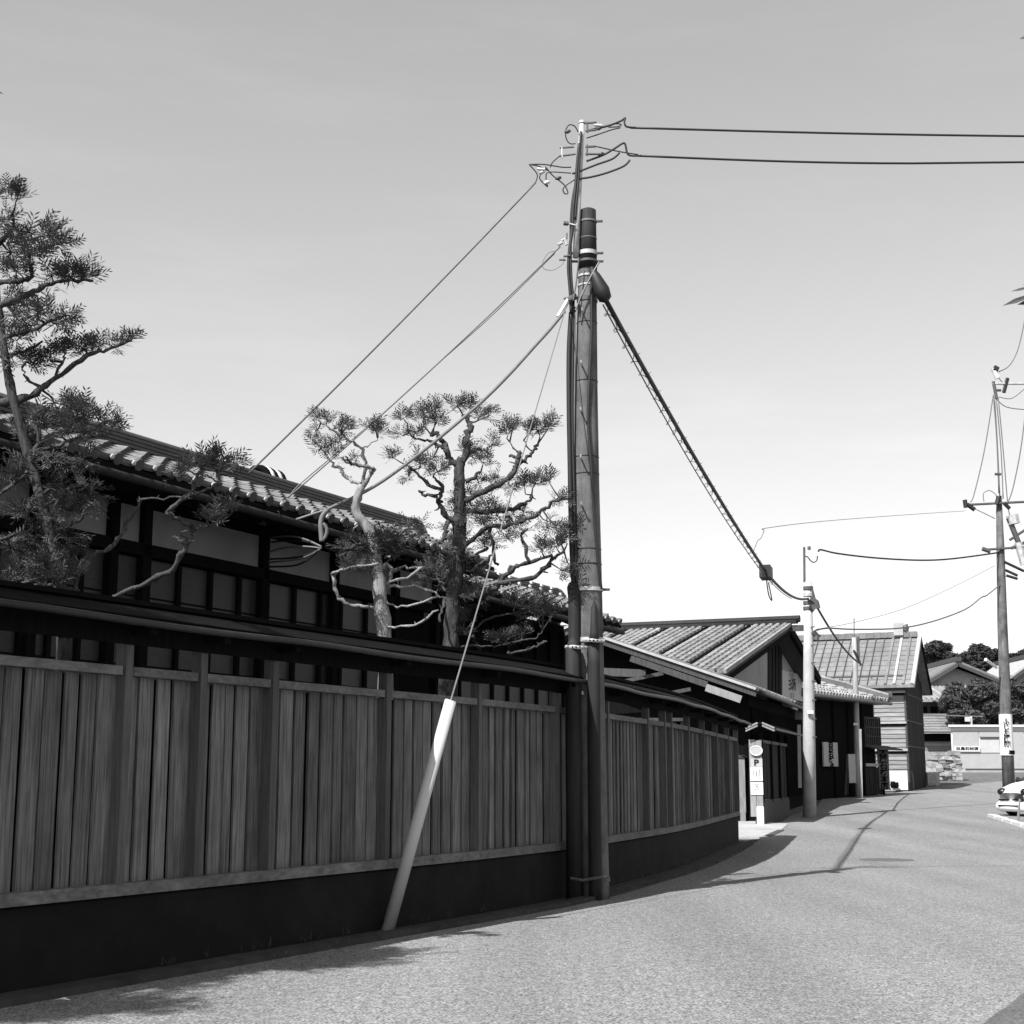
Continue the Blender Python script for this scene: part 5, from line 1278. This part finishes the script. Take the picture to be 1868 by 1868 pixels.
conifer('cloud_pruned_conifer', 'large shaggy cloud-pruned conifer reaching in from the left edge', 112, 11.6, ([(116, 1180), (112, 1090), (98, 1000), (72, 900), (44, 800), (18, 700), (2, 600), (-10, 500), (-14, 420), (-12, 350)], 14, 4), T1_br, T1_cl, 21, 31, 'pruned garden conifers', ex, 1.0)

T2_br = [
 ([(661, 888), (675, 866), (681, 854), (660, 850), (636, 845), (620, 834)], 5, 2.5), ([(661, 884), (666, 850), (657, 815), (633, 799), (603, 780), (577, 764)], 4.5, 1.5), ([(658, 882), (636, 874), (622, 855), (609, 850), (598, 834), (585, 818)], 4, 1.5), ([(660, 818), (675, 810), (689, 799)], 2, 1), ([(640, 845), (636, 838), (630, 832)], 3, 2),
 ([(636, 800), (628, 815), (612, 825)], 1.6, 1), ([(688, 1040), (705, 1029), (716, 1043), (708, 1064), (700, 1070)], 5, 4), ([(716, 1043), (735, 1036), (772, 1035)], 3.2, 2), ([(772, 1035), (743, 1053), (711, 1061)], 3.2, 2.5), ([(697, 1068), (719, 1069), (767, 1072), (799, 1085), (815, 1095)], 3, 2), ([(700, 1100), (711, 1102), (743, 1106), (799, 1088)], 3, 2.2), ([(700, 1145), (711, 1144), (756, 1139), (800, 1113)], 3, 2.2),
 ([(692, 1112), (655, 1105), (628, 1100), (615, 1080), (608, 1055), (610, 1044), (640, 1036), (690, 1028)], 4, 3, -.3), ([(684, 1000), (660, 990), (640, 1000)], 3, 1.5), ([(684, 990), (715, 985), (740, 965), (760, 955)], 3.4, 1.5), ([(665, 955), (650, 960), (640, 985)], 2.5, 1.5)]
T2_cl = [(577, 763, 9), (598, 766, 9), (576, 787, 12), (635, 776, 15), (625, 785, 10), (682, 782, 16), (690, 790, 10), (585, 816, 13), (600, 826, 9), (615, 806, 10), (640, 842, 7), (652, 992, 26), (690, 1000, 28), (720, 985, 28), (738, 966, 24), (642, 1010, 20), (762, 958, 16), (624, 1000, 16), (640, 1030, 18), (660, 1034, 15), (700, 985, 24), (750, 978, 16), (716, 1010, 16), (672, 1012, 16)]
conifer('cloud_pruned_conifer', 'slender bare-trunked pruned conifer in the middle behind the fence', 703, 15.6, ([(704, 1240), (702, 1185), (693, 1075), (684, 1021), (681, 984), (665, 954), (649, 933), (654, 903), (661, 885)], 14.5, 6), T2_br, T2_cl, 22, 22, 'pruned garden conifers', None, 1.1, 'bark')

T3_br = [
 ([(836, 852), (826, 842), (815, 822), (810, 808), (800, 796), (786, 792)], 8, 4), ([(842, 845), (850, 815), (850, 802), (858, 778), (852, 764), (845, 758)], 8, 4), ([(845, 912), (855, 911), (887, 895), (903, 887), (936, 866), (942, 850), (946, 836), (948, 824)], 7, 4), ([(938, 862), (950, 846), (962, 834), (975, 822), (981, 810)], 4.5, 3), ([(946, 836), (930, 832)], 4, 3), ([(946, 826), (930, 806)], 2, 1.2), ([(970, 822), (955, 804)], 2, 1.2),
 ([(850, 935), (903, 933), (946, 927), (962, 915), (970, 903)], 6, 3), ([(832, 950), (818, 946), (802, 922), (800, 910), (807, 898), (788, 887), (764, 868), (748, 852)], 6, 2.5), ([(798, 905), (775, 903), (764, 895)], 4, 2.5), ([(807, 895), (800, 880), (790, 870)], 4, 2), ([(822, 946), (812, 965), (810, 981), (799, 989)], 5, 3),
 ([(845, 1000), (861, 984), (887, 962), (920, 960), (950, 950), (981, 935), (1005, 918), (1021, 909), (1040, 910)], 5, 2.5, -.5), ([(893, 962), (898, 989), (902, 1020), (908, 1030)], 4, 3), ([(850, 1042), (880, 1028), (898, 1012)], 4, 2), ([(855, 1020), (880, 1004), (890, 998)], 4, 2),
 ([(840, 1092), (862, 1088), (882, 1083), (905, 1072), (927, 1061), (978, 1051), (1000, 1030), (1008, 1018), (1029, 1006)], 7, 3.5, -.5), ([(900, 1072), (930, 1045), (940, 1034), (965, 1026), (1008, 1012)], 5, 3, -.3), ([(965, 1026), (957, 994), (951, 978), (962, 965)], 3.6, 3, 0), ([(930, 1045), (932, 1035), (945, 1033)], 4, 3, 0),
 ([(815, 1139), (845, 1155), (870, 1142), (895, 1128), (935, 1120)], 3, 1.6), ([(835, 1180), (850, 1179), (880, 1180), (903, 1178), (940, 1172)], 3.4, 1.5), ([(862, 1160), (872, 1178), (876, 1192)], 3, 2), ([(825, 1085), (808, 1070), (800, 1058)], 4, 2), ([(830, 1050), (850, 1058), (870, 1050)], 4, 2), ([(815, 1090), (806, 1110), (803, 1135)], 3.5, 2),
 ([(925, 1190), (960, 1186), (985, 1176), (998, 1170)], 3, 2.2), ([(940, 1172), (975, 1165), (990, 1150)], 2.2, 1.5), ([(850, 878), (868, 868), (878, 858)], 4, 2), ([(846, 830), (862, 826), (880, 822), (895, 832)], 4, 2), ([(815, 820), (800, 815), (785, 805), (760, 800), (745, 790)], 3.5, 1.5)]
T3_cl = [(772, 762, 26), (788, 750, 18), (795, 770, 18), (736, 763, 15), (728, 790, 14), (757, 790, 15), (716, 834, 11), (834, 742, 22), (858, 744, 20), (874, 762, 14), (893, 757, 14), (767, 846, 24), (798, 861, 23), (745, 869, 11), (788, 838, 16), (866, 828, 22), (850, 823, 18), (882, 843, 18), (898, 812, 14), (936, 780, 18), (928, 790, 12), (981, 784, 19), (968, 790, 12), (1003, 776, 14), (905, 878, 18), (957, 886, 20), (978, 882, 17), (1000, 876, 14), (930, 885, 14), (874, 882, 12), (878, 936, 26), (850, 941, 22), (906, 941, 22), (893, 926, 18), (936, 938, 18), (955, 934, 14), (1014, 912, 13), (1030, 909, 8), (997, 950, 19), (1014, 958, 17), (1029, 970, 13), (941, 962, 17), (884, 954, 18), (914, 968, 16), (898, 988, 18), (885, 996, 15), (989, 1002, 20), (1014, 997, 17), (1028, 988, 10), (839, 1022, 25), (808, 1027, 25), (789, 1045, 24), (812, 1056, 24), (850, 1045, 22), (802, 1002, 17), (874, 1043, 16), (866, 1080, 24), (840, 1085, 24), (888, 1088, 18), (941, 1099, 22), (968, 1107, 22), (994, 1101, 20), (981, 1118, 22), (954, 1128, 18), (1008, 1118, 16), (928, 1171, 16), (954, 1161, 14), (909, 1167, 14), (1027, 1042, 14), (1040, 1033, 8), (845, 1102, 20), (838, 985, 20), (820, 1010, 18), (775, 1060, 16), (835, 905, 14), (862, 905, 14), (830, 965, 18), (846, 1000, 18), (840, 930, 14), (828, 1062, 20), (838, 1130, 16), (846, 1152, 15), (826, 985, 15)]
conifer('cloud_pruned_conifer', 'tall dense pruned conifer left of the central pole', 828, 17.6, ([(818, 1260), (822, 1180), (826, 1100), (836, 1020), (838, 950), (838, 900), (838, 860), (842, 835)], 17, 8), T3_br, T3_cl, 23, 22, 'pruned garden conifers', None, 1.0)

# broad-leaved branch ends entering at the right edge
bl = thing('broadleaf_tree', V((4.6, 6.0, 0)), 'broad pointed leaves of an unseen tree poking in at the right edge', 'tree')
tr = [V((4.6, 6, 0)), V((4.5, 6, 2)), V((4.3, 6, 3.2)), V((4.1, 6, 4.4))]
MB().tube(smooth(tr, 4), [lerp(.09, .04, i / 12) for i in range(13)], 10).build('trunk', 'bark_dark', bl, smooth=True)
def leaf(px0, py0, px1, py1, w, Y, k):
    a, b = P(px0, py0, Y), P(px1, py1, Y + .05); d = (b - a).normalized(); s = d.cross(V((.2 * k, -1, .25))).normalized() * w
    n_ = d.cross(s).normalized() * w * .25
    m = MB().add([a, a.lerp(b, .3) + s * .8, a.lerp(b, .6) + s, b, a.lerp(b, .6) - s, a.lerp(b, .3) - s * .8, a.lerp(b, .45) + n_], [(0, 1, 6), (1, 2, 6), (2, 3, 6), (3, 4, 6), (4, 5, 6), (5, 0, 6)])
    m.build('leaf', 'leaf_mid', bl)
MB().tube(smooth([V((4.3, 6, 3.2)), P(2100, 560, 6.0), P(1960, 520, 6.0), P(1885, 535, 6.0)], 4), [lerp(.03, .006, i / 12) for i in range(13)], 7).build('branch', 'bark_dark', bl, smooth=True)
MB().tube(smooth([V((4.1, 6, 4.4)), P(2100, 120, 6.0), P(1960, 60, 6.0), P(1890, 62, 6.0)], 4), [lerp(.03, .006, i / 12) for i in range(13)], 7).build('branch', 'bark_dark', bl, smooth=True)
for i, q in enumerate(((1890, 535, 1828, 558, .012), (1892, 545, 1855, 556, .012), (1885, 522, 1843, 532, .007), (1885, 520, 1866, 519, .008), (1890, 62, 1859, 71, .014), (1895, 75, 1872, 92, .012), (1930, 530, 1890, 580, .015), (1950, 520, 1900, 490, .014), (1940, 60, 1900, 20, .015), (1960, 70, 1920, 110, .015))):
    leaf(*q[:4], q[4], 6.0, i % 3 - 1)

# tufts of grass and litter along the gutter
gm = MB(); grn = random.Random(17)
for s0_, s1_, cnt in ((s_at(1100), s_at(1330), 260), (s_at(1050), s_at(1115), 60), (s_at(300), s_at(900), 60)):
    for _ in range(cnt):
        s = grn.uniform(s0_, s1_); p = fpos(s, grn.choice((.02, .03, .44, .46)) + grn.uniform(-.01, .03), .03)
        for _k in range(3):
            d = V((grn.gauss(0, .035), grn.gauss(0, .035), grn.uniform(.03, .1)))
            gm.add([p, p + V((.004, 0, 0)), p + d], [(0, 1, 2)])
gm.build('gutter_grass', 'leaf_mid', label='small tufts of weeds growing along the gutter and plinth', cat='weeds', kind='stuff')
for i, (px, py, lab) in enumerate(((1128, 1565, 'pale scrap of paper lying in the gutter shade right of the pole'), (112, 1834, 'thin curved pale scrap lying in the gutter at the lower left'), (1405, 1557, 'tiny white scrap lying on the road edge near the fence end'))):
    p = G(px, py) + Z * (.03 if i < 2 else .01)
    MB().add([p + V(q) for q in ((-.05, .0, .0), (0, -.03, .012), (.06, .0, .0), (.01, .03, .015))], [(0, 1, 2, 3)]).build('litter', 'litter', label=lab, cat='litter', own=True)

# low whitewashed outhouse seen through the fence gap
oh = thing('outhouse', V((2.5, 28.3, 0)), 'low whitewashed outhouse glimpsed through the gap under the fence roof', 'shed')
MB().hexa(V((2.5, 28.3, 1.18)), V((.72, 0, 0)), V((0, .7, 0)), Z * 1.2).build('wall', 'white_board', oh)
MB().hexa(V((2.5, 28.3, 2.42)), V((.78, 0, 0)), V((0, .8, 0)), Z * .03).build('roof', 'mid_wood', oh)
for i in range(4):
    MB().hexa(V((1.85 + i * .42, 27.59, 1.2)), V((.035, 0, 0)), V((0, .02, 0)), Z * 1.18).build('corner_post', 'dark_wood', oh)
MB().hexa(V((2.5, 27.585, 2.24)), V((.72, 0, 0)), V((0, .015, 0)), Z * .012).build('batten', 'dark_wood', oh)
